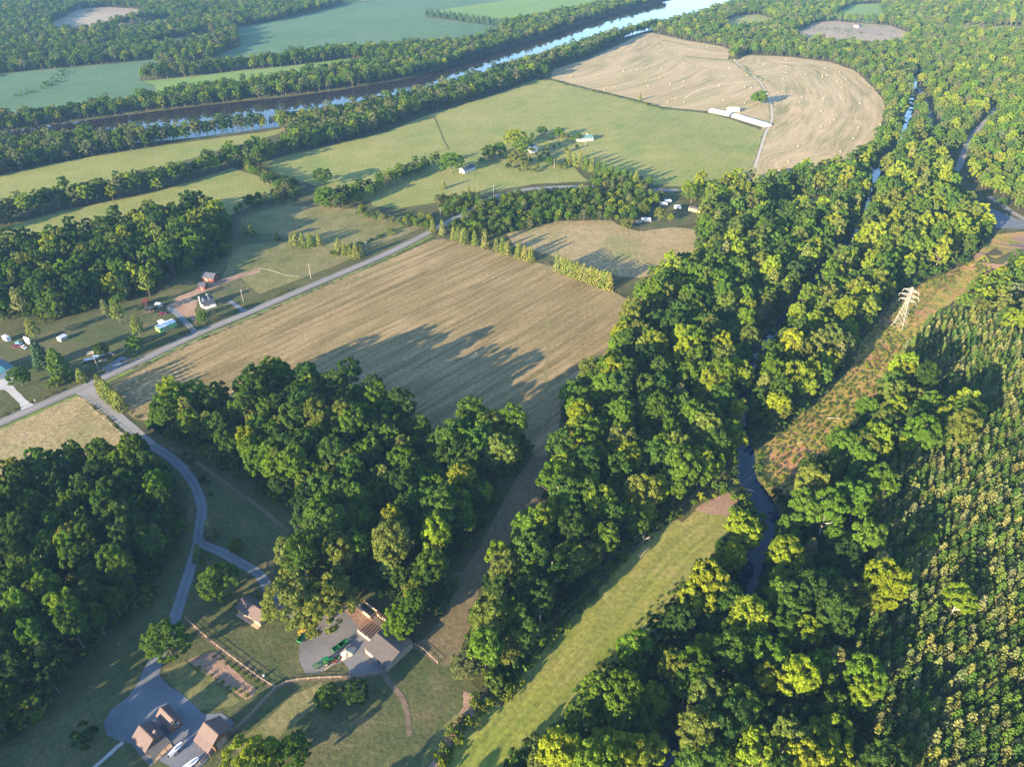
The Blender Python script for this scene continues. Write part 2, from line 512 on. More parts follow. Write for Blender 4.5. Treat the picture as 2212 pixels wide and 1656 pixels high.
M_LANE = ground_mat('lane_grass', [(.115,.088,.05),(.15,.112,.066),(.185,.135,.085)], .02, .1, .5, ((.115,.105,.048), 2.6, .5), .45)
M_BRUSH = ground_mat('corridor_floor', [(.16,.17,.03),(.28,.22,.05),(.38,.22,.095)], .03, .2, .45, None, .8, accents=[((.34,.17,.085), .05, .48, .62, .85), ((.12,.16,.03), .09, .55, .66, .6)])
M_DIRT = ground_mat('bare_red_dirt', [(.20,.125,.085),(.26,.165,.115),(.33,.22,.155)], .05, .3, 1.2, None, .5)
M_BROWNF = ground_mat('cleared_field', [(.19,.155,.11),(.255,.205,.145),(.31,.25,.18)], .008, .05, .3, None, .4, accents=[((.14,.17,.06), .014, .55, .66, .6)])
M_ASPHALT = None
def road_mat(name, col, dark, track=None):
    m, nt, out = mat(name)
    p = pos(nt)
    n1, n2, n3 = noise(nt, p, .05, 4), noise(nt, p, .7, 4), noise(nt, p, 6, 2)
    c = mixc(nt, ramp(nt, n1, [(.35, 0.0), (.65, 1.0)]), dark, col)
    c = mixc(nt, mul(nt, ramp(nt, n2, [(.45, 0.0), (.75, 1.0)]), .4), c, tuple(x * 1.25 for x in col))
    if track:
        at = nd(nt, 'ShaderNodeAttribute', attribute_name='row')
        sep = nd(nt, 'ShaderNodeSeparateXYZ'); nt.links.new(at.outputs['Vector'], sep.inputs[0])
        a = nd(nt, 'ShaderNodeMath', operation='ABSOLUTE'); nt.links.new(sep.outputs[0], a.inputs[0])
        f = ramp(nt, mul(nt, a.outputs[0], 1 / track[1]), track[2])
        c = mixc(nt, mul(nt, f, track[3]), c, track[0])
    finish(nt, out, c, .85, n3, .25, .03, .3)
    return m
M_ROAD = road_mat('weathered_asphalt', (.20,.185,.18), (.15,.145,.145), ((.125,.12,.125), 3.4, [(.1, .0), (.4, 1.0), (.6, 1.0), (.9, .0)], .55))
M_DRIVE = road_mat('pale_drive', (.21,.195,.18), (.16,.15,.14))
M_GRAVEL = road_mat('grey_gravel', (.135,.145,.165), (.085,.095,.112), ((.175,.18,.19), 2.4, [(.1, .0), (.35, 1.0), (.55, 1.0), (.85, .0)], .5))
M_YARD = road_mat('yard_gravel', (.165,.155,.152), (.105,.102,.106))
M_PALETRACK = road_mat('pale_farm_track', (.38,.33,.28), (.31,.27,.22))
M_CONC = road_mat('concrete_drive', (.36,.35,.34), (.29,.285,.28))
M_TRACK = ground_mat('worn_track', [(.10,.078,.05),(.135,.102,.07),(.175,.13,.092)], .05, .3, 1.0, None, .3)
M_PAINT = flat_mat('road_paint', (.42,.32,.10), .7, .25, 1.5)

# ---- fields on the near side of the river
sheet('hay_field', [(225,842),(300,800),(420,735),(537,686),(640,642),(737,602),(850,557),(935,518),(960,515),(1100,548),(1180,572),(1270,604),(1367,650),(1355,690),(1336,722),(1318,762),(1298,800),(1270,835),(1215,870),(1205,905),(1212,950),(1195,1000),(1170,1010),(1158,1002),(1140,950),(1112,918),(1070,918),(1000,935),(965,965),(930,968),(905,925),(860,875),(800,845),(700,845),(630,838),(560,855),(500,870),(420,890),(335,914),(292,905),(250,872)], M_HAY, .05,
      'broad tan mown hay field between the road and the woods', guide=[(-200,1044),(435,737),(945,522),(1300,372)], amp=.7)
sheet('grassy_lane', [(1150,985),(1195,985),(1165,1080),(1150,1130),(1100,1172),(1072,1218),(1032,1268),(1027,1315),(1007,1370),(985,1430),(960,1440),(930,1410),(880,1398),(924,1372),(967,1312),(985,1265),(960,1240),(997,1232),(1037,1180),(1074,1105),(1110,1040)], M_LANE, .09,
      'brown grassy lane in shade between the two woods', guide=[(1195,985),(1150,1130),(1072,1218),(1027,1315),(985,1430)], amp=.6)
sheet('grass_strip', [(1474,1128),(1500,1105),(1535,1090),(1585,1098),(1580,1130),(1550,1180),(1490,1252),(1412,1355),(1354,1416),(1280,1474),(1258,1518),(1204,1560),(1156,1604),(1106,1634),(1068,1684),(1056,1730),(930,1720),(945,1650),(985,1590),(1040,1515),(1084,1524),(1112,1468),(1188,1380),(1271,1298),(1354,1208),(1410,1154),(1462,1118)], M_STRIP, .05,
      'sunlit mown grass strip under the power line', guide=[(930,1690),(1050,1540),(1210,1380),(1290,1300),(1424,1158),(1500,1103)], amp=.6)
sheet('bare_bank', [(1000,1492),(1035,1500),(1050,1512),(1010,1560),(975,1612),(940,1668),(915,1668),(935,1640),(960,1600),(985,1555),(1002,1525)], M_DIRT, .10, 'bare reddish earth bank beside the grass strip', amp=.8)
sheet('creek_clearing', [(1500,1100),(1530,1078),(1570,1060),(1592,1075),(1598,1100),(1570,1112),(1530,1108)], M_DIRT, .09, 'bare brown earth at the head of the grass strip', amp=.8)
sheet('power_line_corridor', [(1938,645),(1915,675),(1860,740),(1842,784),(1812,812),(1790,852),(1735,894),(1682,938),(1640,965),(1640,1000),(1648,1030),(1672,1076),(1700,1075),(1715,1050),(1750,1005),(1795,972),(1812,940),(1840,920),(1892,868),(1912,832),(1938,795),(1975,765),(2008,732),(2055,695),(2085,650),(2120,605),(2150,585),(2120,555),(2060,580),(2000,610)], M_BRUSH, .05, 'yellow and orange brush corridor cleared under the power line', amp=1.2)
sheet('small_hay_field', [(-40,942),(0,925),(165,857),(190,862),(300,966),(290,985),(240,1000),(160,1010),(60,1045),(-60,1100)], M_SMALLHAY, .05, 'tan grazed field in the corner of road and drive', amp=.5)
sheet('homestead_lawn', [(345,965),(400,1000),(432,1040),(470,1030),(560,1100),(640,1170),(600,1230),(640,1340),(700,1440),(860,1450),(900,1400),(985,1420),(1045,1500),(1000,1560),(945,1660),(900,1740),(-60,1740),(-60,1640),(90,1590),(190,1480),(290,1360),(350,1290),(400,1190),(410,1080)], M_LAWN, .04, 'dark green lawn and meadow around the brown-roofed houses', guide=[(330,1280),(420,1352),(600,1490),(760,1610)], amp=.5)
sheet('sunlit_meadow', [(500,1610),(560,1560),(640,1500),(690,1480),(700,1500),(640,1560),(580,1620),(520,1660)], M_MEADOW, .07, 'meadow patch coloured yellowish as a streak of sunlight beside the dirt path', amp=1.2)  # sunlight put into the colour: a paler sheet where a lit streak crosses the lawn
sheet('weedy_bank', [(905,1660),(930,1600),(960,1560),(1000,1530),(1000,1560),(960,1600),(935,1650)], M_MEADOW, .075, 'weedy yellow-green verge along the bare bank', amp=1.2)
# pastures round the road houses and beyond
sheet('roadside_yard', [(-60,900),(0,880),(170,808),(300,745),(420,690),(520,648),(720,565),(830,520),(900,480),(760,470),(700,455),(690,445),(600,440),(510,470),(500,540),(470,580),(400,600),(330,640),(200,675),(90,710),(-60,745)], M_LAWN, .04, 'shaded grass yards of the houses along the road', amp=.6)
sheet('fenced_paddock', [(505,535),(600,520),(680,540),(735,545),(790,545),(720,575),(640,605),(560,635),(520,600),(480,605)], M_MEADOW, .06, 'rough brown paddock with a wire fence by the road', amp=.8)
sheet('river_strip', [(-60,392),(0,379),(110,354),(200,338),(300,323),(383,311),(470,298),(560,287),(620,276),(600,290),(480,322),(380,352),(300,372),(200,400),(120,425),(40,455),(-60,480)], M_PASTURE, .05, 'narrow bright green strip field between two tree belts', amp=1.0)
sheet('long_pasture', [(-60,515),(0,494),(133,456),(233,436),(333,416),(433,386),(500,363),(570,385),(640,395),(600,420),(500,465),(400,462),(330,474),(200,508),(60,538),(-60,562)], M_PASTURE, .05, 'long tawny pasture above the left-hand wood', amp=1.0)
sheet('big_green_field', [(567,352),(633,332),(737,309),(837,284),(904,256),(1037,215),(1104,193),(1157,172),(1194,175),(1270,194),(1370,218),(1433,236),(1480,240),(1535,246),(1580,258),(1650,284),(1648,300),(1628,350),(1607,395),(1560,400),(1440,402),(1380,395),(1270,345),(1220,345),(1130,395),(1000,400),(860,440),(760,430),(700,410),(650,390),(590,372)], M_PASTURE, .05, 'big green pasture reaching from the farm to the river trees', guide=[(633,332),(837,284),(1037,215),(1157,172)], step=12, amp=1.2)
sheet('farm_lawn', [(800,425),(900,398),(1000,372),(1100,345),(1200,330),(1290,312),(1300,320),(1230,345),(1250,375),(1270,392),(1150,398),(1070,412),(1030,430),(980,432),(860,450),(805,445)], M_PASTURE, .08, 'mown green farm lawn around the white cottage', amp=.8)
sheet('hedged_meadow', [(520,470),(600,445),(690,445),(770,452),(880,470),(920,490),(840,520),(735,545),(680,540),(600,505),(520,500)], M_MEADOW, .06, 'shadow-striped meadow behind the roadside hedge', amp=.8)
sheet('parking_field', [(1095,505),(1200,478),(1320,475),(1345,490),(1380,500),(1430,488),(1500,495),(1512,535),(1480,560),(1430,585),(1390,600),(1340,598),(1250,570),(1180,550),(1110,530)], M_SMALLHAY, .05, 'tan mown field with long tree shadows near the campers', amp=.8)
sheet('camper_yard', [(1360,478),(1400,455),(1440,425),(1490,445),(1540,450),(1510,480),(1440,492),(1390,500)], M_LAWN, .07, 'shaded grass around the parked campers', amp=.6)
sheet('woodland_glade', [(1655,468),(1690,440),(1735,428),(1790,428),(1800,445),(1770,462),(1700,475)], M_PASTURE, .05, 'small dark green glade among the creek woods', amp=.8)
# hay fields with bales
sheet('baled_field', [(1194,151),(1270,128),(1370,82),(1404,70),(1475,86),(1560,101),(1582,110),(1572,128),(1632,172),(1650,200),(1660,235),(1660,272),(1600,254),(1535,241),(1433,231),(1370,214),(1270,190),(1192,170)], M_HAY2, .05, 'pale straw-coloured hay field dotted with bales by the river', guide=[(1194,151),(1270,128),(1370,82),(1404,70),(1475,86),(1560,101)], step=12, amp=1.5)
sheet('curved_hay_field', [(1588,135),(1615,119),(1715,124),(1792,134),(1842,151),(1868,171),(1903,207),(1911,227),(1904,273),(1875,320),(1855,348),(1795,370),(1758,377),(1708,388),(1616,397),(1640,345),(1662,285),(1672,265),(1671,227),(1654,187),(1640,168)], M_HAY2, .05, 'curved straw-coloured hay field inside the creek bend', guide=[(1588,135),(1615,119),(1715,124),(1792,134),(1842,151),(1868,171),(1903,207),(1911,227),(1904,273),(1875,320),(1855,348),(1795,370)], step=10, amp=1.5)
# far side of the river and hills
sheet('soybean_field', [(-90,172),(0,160),(160,145),(250,137),(330,129),(345,131),(312,160),(300,174),(332,187),(330,203),(326,212),(250,229),(110,250),(0,265),(-90,277)], M_CROP, .05, 'blue-green soybean field on the far bank with a hedge line', amp=1.5, rag=6)
sheet('bright_crop_field', [(306,176),(433,164),(533,151),(617,144),(737,129),(800,126),(830,131),(760,147),(600,175),(450,197),(330,215),(334,205),(336,186)], M_BRIGHT, .06, 'vivid green crop field on the far river bank', amp=1.2, rag=6)
sheet('large_crop_field', [(455,127),(520,98),(508,62),(640,36),(740,10),(820,-12),(1000,-34),(1250,-34),(1090,4),(925,27),(917,38),(1080,58),(1072,78),(1010,97),(870,104),(740,112),(600,122)], M_CROP, .05, 'large blue-green crop field beyond the river', amp=2, rag=8)
sheet('nursery_field', [(928,25),(1100,0),(1260,-28),(1400,-30),(1330,6),(1240,28),(1100,52),(1085,54)], M_BRIGHT, .06, 'pale green nursery field beside the far river bend', amp=2, rag=8)
for zi_, (nm, pl, mm, lb) in enumerate([
    ('hill_pasture', [(110,52),(170,20),(230,16),(330,22),(300,40),(240,60),(170,75),(120,70)], M_BROWNF, 'mauve-brown hillside pasture below far houses'),
    ('hedged_green', [(255,62),(320,45),(370,40),(370,55),(300,70),(262,75)], M_PASTURE, 'small far green field behind a dark hedge'),
    ('far_stubble_field', [(320,98),(380,82),(440,72),(490,76),(430,96),(350,110)], M_PASTURE, 'small pale far field among trees'),
    ('far_round_meadow', [(1555,55),(1590,35),(1640,32),(1680,44),(1650,60),(1580,70)], M_PASTURE, 'far green meadow with pale middle behind the hay field'),
    ('far_green_meadow', [(1790,40),(1840,10),(1900,8),(1912,40),(1880,50)], M_BRIGHT, 'far pale green meadow near the upper edge'),
    ('cleared_brown_field', [(1710,75),(1760,50),(1800,46),(1925,56),(1975,75),(1940,104),(1820,102),(1720,88)], M_BROWNF, 'flat brown cleared field with scattered bushes'),
    ('quarry_yard', [(2055,62),(2080,56),(2230,60),(2280,72),(2150,72),(2080,74)], M_BROWNF, 'pale far yard with scattered machines and stone'),
    ('distant_field', [(700,2),(820,-18),(900,-20),(760,8)], M_PASTURE, 'pale far field edge behind the tree belt'),
    ('gravel_pull_off', [(2100,440),(2145,452),(2220,480),(2300,520),(2210,494),(2146,492),(2112,468)], M_GRAVEL, 'grey gravel pull-off beside the road at the wood edge'),
    ('eroded_bank', [(2100,552),(2140,535),(2215,505),(2260,505),(2215,560),(2150,585),(2110,575)], M_DIRT, 'orange eroded bank below the gravel pull-off'),
    ('brush_clearing', [(2110,545),(2150,505),(2215,500),(2215,530),(2150,560)], M_BRUSH, 'orange-green brush clearing at the right-hand edge')]):
    sheet(nm, pl, mm, .06 + .006 * zi_, lb, amp=1.5, rag=5)

# ---- roads, drives and tracks
MAIN = [(-120,966),(0,913),(180,835),(300,780),(435,717),(537,675),(640,631),(737,590),(850,541),(934,498),(967,480),(1003,462),(1040,440),(1085,420),(1150,408),(1250,404),(1417,411),(1520,410),(1610,402)]
ribbon('main_road', MAIN, 6.2, M_ROAD, .12, 'straight grey two-lane country road crossing the valley')
ribbon('centre_line', MAIN[:11], .22, M_PAINT, .135, 'faded yellow centre line of the country road', cat='marking', clear=False, edge=.02)
ribbon('road_verge', [(u, v + 13 - (912 - v) * .006) for u, v in MAIN[:10]], 2.0, ground_mat('verge_grass', [(.09,.15,.03),(.13,.18,.04),(.17,.17,.06)], .03, .2, .6), .09, 'bright green grass verge along the hay field fence', cat='verge', edge=.9)
DRIVE1 = [(180,838),(215,868),(260,906),(300,940),(328,963)]
DRIVE2 = [(326,961),(350,975),(380,997),(408,1028),(427,1062),(436,1100),(431,1140),(425,1180),(415,1215),(403,1255),(392,1290),(381,1325),(368,1365),(350,1400),(336,1430),(322,1465)]
ribbon('pale_driveway', DRIVE1, [9.5,6.2,5.6,5.4,5.2], M_DRIVE, .11, 'pale worn drive leaving the road beside a conifer row', cat='driveway')
ribbon('gravel_driveway', DRIVE2, [4.6,4.4,4.2,4.2,4.2,4.6,6.0], M_GRAVEL, .115, 'curving blue-grey gravel drive through the trees', cat='driveway')
ribbon('garage_driveway', [(430,1168),(450,1180),(475,1190),(520,1216),(560,1240),(575,1262),(590,1290),(640,1330)], 4.0, M_GRAVEL, .10, 'gravel side drive leading to the brown-roofed garage', cat='driveway')
sheet('gravel_parking', [(318,1440),(338,1432),(344,1462),(370,1482),(407,1512),(440,1543),(478,1541),(506,1560),(498,1578),(455,1632),(418,1680),(395,1690),(378,1660),(340,1640),(325,1655),(300,1628),(283,1608),(253,1598),(230,1588),(223,1562),(240,1532),(277,1505),(302,1472)], M_GRAVEL, .12, 'blue-grey gravel forecourt around the brown-roofed houses', amp=.3, cat='forecourt')
sheet('equipment_yard', [(650,1362),(645,1400),(644,1426),(660,1456),(690,1455),(740,1428),(752,1440),(755,1457),(780,1458),(828,1450),(880,1402),(873,1388),(830,1350),(800,1320),(770,1300),(740,1310),(700,1325),(665,1340)], M_YARD, .11, 'grey gravel equipment yard in front of the long shed', amp=.4, cat='yard')
sheet('yard_earth', [(745,1318),(770,1312),(800,1330),(815,1350),(800,1368),(770,1345)], M_DIRT, .125, 'reddish bare earth at the top of the equipment yard', amp=.5, cat='yard')
sheet('garden_plot', [(408,1425),(440,1412),(470,1408),(476,1418),(520,1460),(558,1490),(545,1506),(530,1512),(480,1478),(430,1445)], M_DIRT, .075, 'bare tan vegetable garden plot with crop rows', amp=.4, cat='garden')
sheet('fallow_patch', [(350,1445),(400,1425),(430,1448),(480,1482),(520,1515),(490,1530),(430,1530),(380,1490)], M_MEADOW, .06, 'brownish weedy patch beside the garden plot', amp=.8, cat='field')
sheet('concrete_drive', [(-40,792),(24,800),(30,815),(24,836),(6,842),(-40,846)], M_CONC, .115, 'pale concrete driveway of the teal-roofed house', amp=.05, cat='driveway')
ribbon('concrete_apron', [(14,832),(32,850),(50,868),(66,886)], [4.6,3.6,3.6,7.0], M_CONC, .118, 'pale concrete drive running down to the road', cat='driveway')
ribbon('cottage_drive', [(427,724),(405,700),(385,680),(365,665)], 3.4, M_GRAVEL, .11, 'dark gravel drive beside the green mobile home', cat='driveway')
ribbon('white_house_drive', [(527,672),(510,660),(495,650)], 3.0, M_GRAVEL, .11, 'short gravel drive of the white house', cat='driveway')
sheet('red_dirt_yard', [(370,665),(385,648),(410,640),(425,650),(420,668),(428,690),(424,700),(405,685)], M_DIRT, .08, 'reddish bare dirt yard beside the white house', amp=1.0)
sheet('dirt_trail', [(355,664),(385,640),(430,622),(480,602),(560,582),(562,588),(490,610),(440,632),(400,648),(370,668)], M_DIRT, .085, 'orange dirt trail behind the white house', amp=.8, cat='trail')
ribbon('trailer_pad', [(225,800),(250,788),(272,772)], 7, M_GRAVEL, .10, 'grey gravel pad beside the parked trailers', cat='yard')
ribbon('track_verge', [(1612,404),(1634,350),(1653,290),(1668,265),(1668,227),(1651,190),(1634,170),(1584,128)], 13, M_SMALLHAY, .03, 'tan grass verges of the farm track', cat='verge', edge=1.5)
ribbon('farm_track', [(1612,402),(1634,350),(1653,290),(1666,265),(1666,227),(1650,190),(1634,170),(1586,132)], 2.2, M_PALETRACK, .11, 'narrow pale gravel track dividing the hay fields', cat='track')
ribbon('hay_path', [(1478,213),(1500,200),(1540,186),(1600,178),(1645,173)], 2.4, ground_mat('straw_track', [(.40,.31,.20),(.45,.35,.22),(.50,.39,.25)], .05, .3, 1.0, None, .2), .10, 'faint pale wheel track curving through the bales', cat='track')
ribbon('windbreak_track', [(940,512),(1000,524),(1080,545),(1160,563),(1190,570)], 2.2, M_TRACK, .10, 'narrow bare track under the conifer windbreak', cat='track')
ribbon('wood_edge_path', [(367,966),(430,1002),(490,1045),(560,1095),(625,1150)], 1.8, M_TRACK, .09, 'pale dirt path along the edge of the centre wood', cat='path')
ribbon('meadow_path', [(826,1454),(845,1478),(868,1505),(880,1540),(885,1590)], 1.8, M_TRACK, .09, 'faint grey path through the shaded meadow', cat='path')
FENCE_PATH = [(400,1335),(430,1362),(460,1388),(515,1430),(567,1468),(597,1485),(623,1472),(670,1466),(737,1463),(790,1459),(828,1452),(848,1438),(888,1395),(910,1400),(945,1432)]
ribbon('fence_path', FENCE_PATH, 1.6, M_TRACK, .088, 'worn brown strip under the wooden rail fence', cat='path')
FENCE_PATH2 = [(597,1485),(570,1512),(540,1545),(510,1572),(480,1598),(440,1640),(415,1670)]
ribbon('lower_fence_path', FENCE_PATH2, 1.3, M_TRACK, .087, 'worn brown strip below the houses', cat='path')
ribbon('hill_road', [(2150,235),(2135,257),(2112,280),(2095,303),(2083,327),(2074,356),(2060,375)], 5.5, M_DRIVE, .11, 'grey road curving up the wooded hill')
ribbon('rail_cut', [(1985,190),(1996,215),(2006,245),(2011,288)], 6, M_GRAVEL, .10, 'straight grey track bed in the far wood', cat='track')
ribbon('pull_off_road', [(2135,425),(2160,440),(2200,466),(2300,520)], 5, M_DRIVE, .12, 'grey road passing the gravel pull-off')
ribbon('entrance_walk', [(265,1602),(240,1625),(205,1656),(180,1680)], 1.3, M_CONC, .10, 'straight pale garden walk by the main house', cat='path')
ribbon('field_ditch', [(937,250),(948,275),(958,300),(970,322)], 2.2, ground_mat('ditch_grass', [(.07,.09,.03),(.09,.10,.035),(.11,.11,.045)], .1, .3, .8), .09, 'dark grassy ditch line across the green pasture', cat='ditch', clear=False)
ribbon('hay_swale', [(1186,568),(1182,600),(1186,640),(1182,690),(1185,740),(1180,800),(1179,860),(1172,930)], [1.2,2.4,1.0,2.8,1.4,2.6,1.2], ground_mat('swale_grass', [(.14,.125,.05),(.18,.15,.062),(.22,.175,.08)], .1, .3, .8), .08, 'faint green wheel line across the tan hay field', cat='track', clear=False)
bpy.data.objects['centre_line'].parent = bpy.data.objects['main_road']
for k in ('category', 'label', 'kind'):
    if k in bpy.data.objects['centre_line']: del bpy.data.objects['centre_line'][k]

# ------------------------------------------------------------------ vegetation
T_C = np.gradient(cr_arr, axis=0); T_C /= np.linalg.norm(T_C, axis=1)[:, None]; N_CREEK = np.stack([-T_C[:, 1], T_C[:, 0]], 1)
M_LEAF = leaf_mat('broad_leaves', .35, .48)
M_NEEDLE = leaf_mat('needles', .4, .2)
M_BARK = flat_mat('bark', (.16,.125,.095), .9, .3, 2.0)
M_PALEBARK = flat_mat('pale_bark', (.42,.38,.33), .85, .3, 1.5)
M_DEAD = flat_mat('dead_wood', (.33,.28,.24), .9, .3, 1.5)
THIN = set(id(c) for c in CLEAR_THIN)
TINT = {'yellow-green': (0.201,0.255,0.021), 'bright green': (.105,.182,.020), 'mid green': (.074,.135,.021), 'dark green': (.046,.092,.020),
        'olive': (0.140,0.175,0.034), 'grey-green': (0.144,0.167,0.069), 'rusty': (0.300,0.150,0.055), 'tan-green': (0.178,0.193,0.057), 'blue-green': (0.057,0.109,0.052)}

def leaves(C, RAD, n_per, size, seed, outward, flat=1.0, skew=.45, kite=.7):
    """many small leaf sprays on the shells of the clumps at C"""
    rs = np.random.RandomState(seed)
    n = len(C); K = n * n_per
    ci = np.repeat(np.arange(n), n_per)
    d = rs.normal(size=(K, 3)); d /= np.linalg.norm(d, axis=1)[:, None]
    od = outward[ci]
    bad = (d * od).sum(1) < -.25
    d[bad] *= -1
    r = RAD[ci] * rs.uniform(.55, 1.08, K)
    p = C[ci] + d * r[:, None] * np.array([1, 1, flat])
    nrm = d * .9 + od * .35 + rs.normal(size=(K, 3)) * skew
    nrm /= np.linalg.norm(nrm, axis=1)[:, None]
    t = np.cross(nrm, rs.normal(size=(K, 3))); t /= np.linalg.norm(t, axis=1)[:, None] + 1e-9
    bt = np.cross(nrm, t)
    s = (size * rs.uniform(.6, 1.35, K))[:, None]
    q = np.stack([p + t * s * .62, p + bt * s * kite * .55 + nrm * s * .08, p - t * s * .55, p - bt * s * kite * .5 + nrm * s * .05], 1)
    return q.reshape(-1, 3)
def quads_mesh(name, V, m):
    me = bpy.data.meshes.new(name)
    n = len(V) // 4
    me.vertices.add(len(V)); me.vertices.foreach_set('co', V.astype(np.float32).ravel())
    me.loops.add(len(V)); me.loops.foreach_set('vertex_index', np.arange(len(V), dtype=np.int32))
    me.polygons.add(n); me.polygons.foreach_set('loop_start', np.arange(0, len(V), 4, dtype=np.int32))
    me.update(calc_edges=True)
    me.materials.append(m)
    return me
def crown_broad(seed, H=16.0, Rr=5.4, base=.27, lobes=12, per=8, n_leaf=60, leaf=.62, fill=16):
    rs = np.random.RandomState(seed)
    zc, hz = H * (base + 1) / 2, H * (1 - base) / 2
    ax, ay = rs.uniform(.82, 1.18), rs.uniform(.82, 1.18)
    C, RD = [], []
    for i in range(lobes):
        h = .96 - 1.45 * (i + rs.uniform(.3, .7)) / lobes
        a = i * 2.399 + rs.uniform(-.25, .25)
        q = rs.uniform(.62, .80)
        rr = math.sqrt(max(.02, 1 - h * h)) * q * Rr
        l = np.array((rr * math.cos(a) * ax, rr * math.sin(a) * ay, zc + h * hz * rs.uniform(.68, .82)))
        R0 = Rr * rs.uniform(.22, .33)
        out = l - np.array([0, 0, zc - hz * .2]); out /= np.linalg.norm(out) + 1e-6
        for k in range(per):
            d = rs.normal(size=3); d /= np.linalg.norm(d)
            if d @ out < -.1: d = -d
            d[2] = d[2] * .8 + .15
            C.append(l + d * R0 * rs.uniform(.5, 1.05)); RD.append(Rr * rs.uniform(.09, .17))
    for k in range(fill):
        d = rs.normal(size=3); d /= np.linalg.norm(d)
        C.append(np.array([0, 0, zc]) + d * rs.uniform(.2, .6) * np.array([Rr * .7, Rr * .7, hz * .85])); RD.append(Rr * rs.uniform(.2, .3))
    C, RD = np.array(C), np.array(RD)
    ow = C - np.array([0, 0, zc - hz * .3]); ow /= np.linalg.norm(ow, axis=1)[:, None]
    return leaves(C, RD, n_leaf, leaf, seed + 7, ow, .8, .75)
def trunk_broad(seed, H=16.0, Rr=5.4):
    rs = np.random.RandomState(seed)
    b = MB()
    top = (rs.uniform(-.5, .5), rs.uniform(-.5, .5), H * .55)
    b.tube((0, 0, -.4), (top[0]*.5, top[1]*.5, H * .28), H*.019, H*.014, 7)
    b.tube((top[0]*.5, top[1]*.5, H * .28), top, H*.014, H*.009, 7)
    b.tube(top, (top[0]*1.4, top[1]*1.4, H * .86), H*.009, H*.003, 5)
    for k in range(6):
        a = k * 2.4 + rs.uniform(-.4, .4); h = H * rs.uniform(.26, .55)
        e = (math.cos(a) * Rr * .68, math.sin(a) * Rr * .68, h + H * rs.uniform(.10, .25))
        b.tube((top[0]*.6, top[1]*.6, h), e, H*.008, H*.003, 5)
    return b
def crown_conifer(seed, H=15.0, Rr=3.2, base=.12, tiers=13, n_leaf=26, leaf=.6, point=1.0, flat=.55):
    """tiers of drooping branch sprays round a leader"""
    rs = np.random.RandomState(seed)
    C, RD = [], []
    for i in range(tiers):
        t = i / (tiers - 1)
        z = H * (base + (1 - base) * t)
        rad = Rr * (1 - t) ** point * rs.uniform(.8, 1.1) + .25
        nb = max(2, int(round(3 + rad * 2.3)))
        for k in range(nb):
            a = k * 2*math.pi/nb + i * 1.1 + rs.uniform(-.3, .3)
            q = rs.uniform(.55, 1.0)
            C.append((rad*q*math.cos(a), rad*q*math.sin(a), z - rad * q * .18)); RD.append(.28 * Rr * rs.uniform(.6, 1.0) * (1 - t * .45))
    C, RD = np.array(C), np.array(RD)
    ow = C - np.array([0, 0, H * .4]); ow[:, 2] *= .4; ow /= np.linalg.norm(ow, axis=1)[:, None]
    return leaves(C, RD, n_leaf, leaf, seed + 3, ow, flat, .5, .55)
def trunk_conifer(seed, H=15.0, r=.2):
    b = MB()
    b.tube((0, 0, -.4), (0, 0, H * .5), r, r * .6, 6)
    b.tube((0, 0, H * .5), (0, 0, H * .95), r * .6, r * .12, 5)
    rs = np.random.RandomState(seed)
    for k in range(7):
        a = k * 2.4; h = H * (.2 + .09 * k)
        b.tube((0, 0, h), (math.cos(a) * H*.11, math.sin(a) * H*.11, h - .1), r*.22, r*.08, 4)
    return b
def dead_tree(seed, H=12.0):
    rs = np.random.RandomState(seed); b = MB()
    def grow(p, d, L, r, depth):
        e = p + d * L
        b.tube(tuple(p), tuple(e), r, r * .62, 5)
        if depth == 0: return
        for k in range(3 if depth > 1 else 2):
            nd_ = (d + Vector(rs.uniform(-.8, .8, 3)) * .9).normalized(); nd_.z = abs(nd_.z) * .8 + .1
            grow(p + d * L * rs.uniform(.55, 1.0), nd_.normalized(), L * rs.uniform(.5, .75), r * .55, depth - 1)
    grow(Vector((0, 0, -.3)), Vector((rs.uniform(-.1, .1), rs.uniform(-.1, .1), 1)).normalized(), H * .42, H * .02, 3)
    return b

PROTO = {}
def proto(kind, crown, trunk, leafm, bark, H):
    cm = quads_mesh('crown_' + kind, crown, leafm) if crown is not None else None
    tm = trunk.mesh('trunk_' + kind, bark, True)
    PROTO[kind] = (cm, tm, H)
for i in range(7):                                # near broadleaf trees
    hh, rr = [(16,6.0),(17,5.6),(15,6.0),(18,5.4),(14,5.6),(16,5.0),(17,6.6)][i]
    proto(f'broad{i}', crown_broad(10+i, hh, rr, [.24,.3,.18,.3,.2,.32,.22][i], [19,20,18,18,17,17,24][i], 7, 52, .56, 26), trunk_broad(30+i, hh, rr), M_LEAF, M_BARK if i != 3 else M_PALEBARK, hh)
for i in range(5):                                # the same at a distance
    hh, rr = [(16,5.6),(17,5.2),(15,5.8),(18,5.0),(14,5.4)][i]
    proto(f'mid{i}', crown_broad(60+i, hh, rr, .04, 16, 5, 24, .98, 14), trunk_broad(70+i, hh, rr), M_LEAF, M_BARK, hh)
for i in range(5):                                # trees standing free, full to the ground
    hh, rr = [(15,6.2),(16,6.0),(14,6.4),(16,5.6),(15,6.6)][i]
    proto(f'free{i}', crown_broad(220+i, hh, rr, .05, [22,21,20,20,24][i], 7, 50, .58, 26), trunk_broad(230+i, hh, rr), M_LEAF, M_BARK, hh)
for i in range(4):                                # young pines of the plantation
    proto(f'young{i}', crown_conifer(100+i, 6.5, 1.7, .03, 10, 19, .42, .85, .8), trunk_conifer(110+i, 6.5, .09), M_NEEDLE, M_BARK, 6.5)
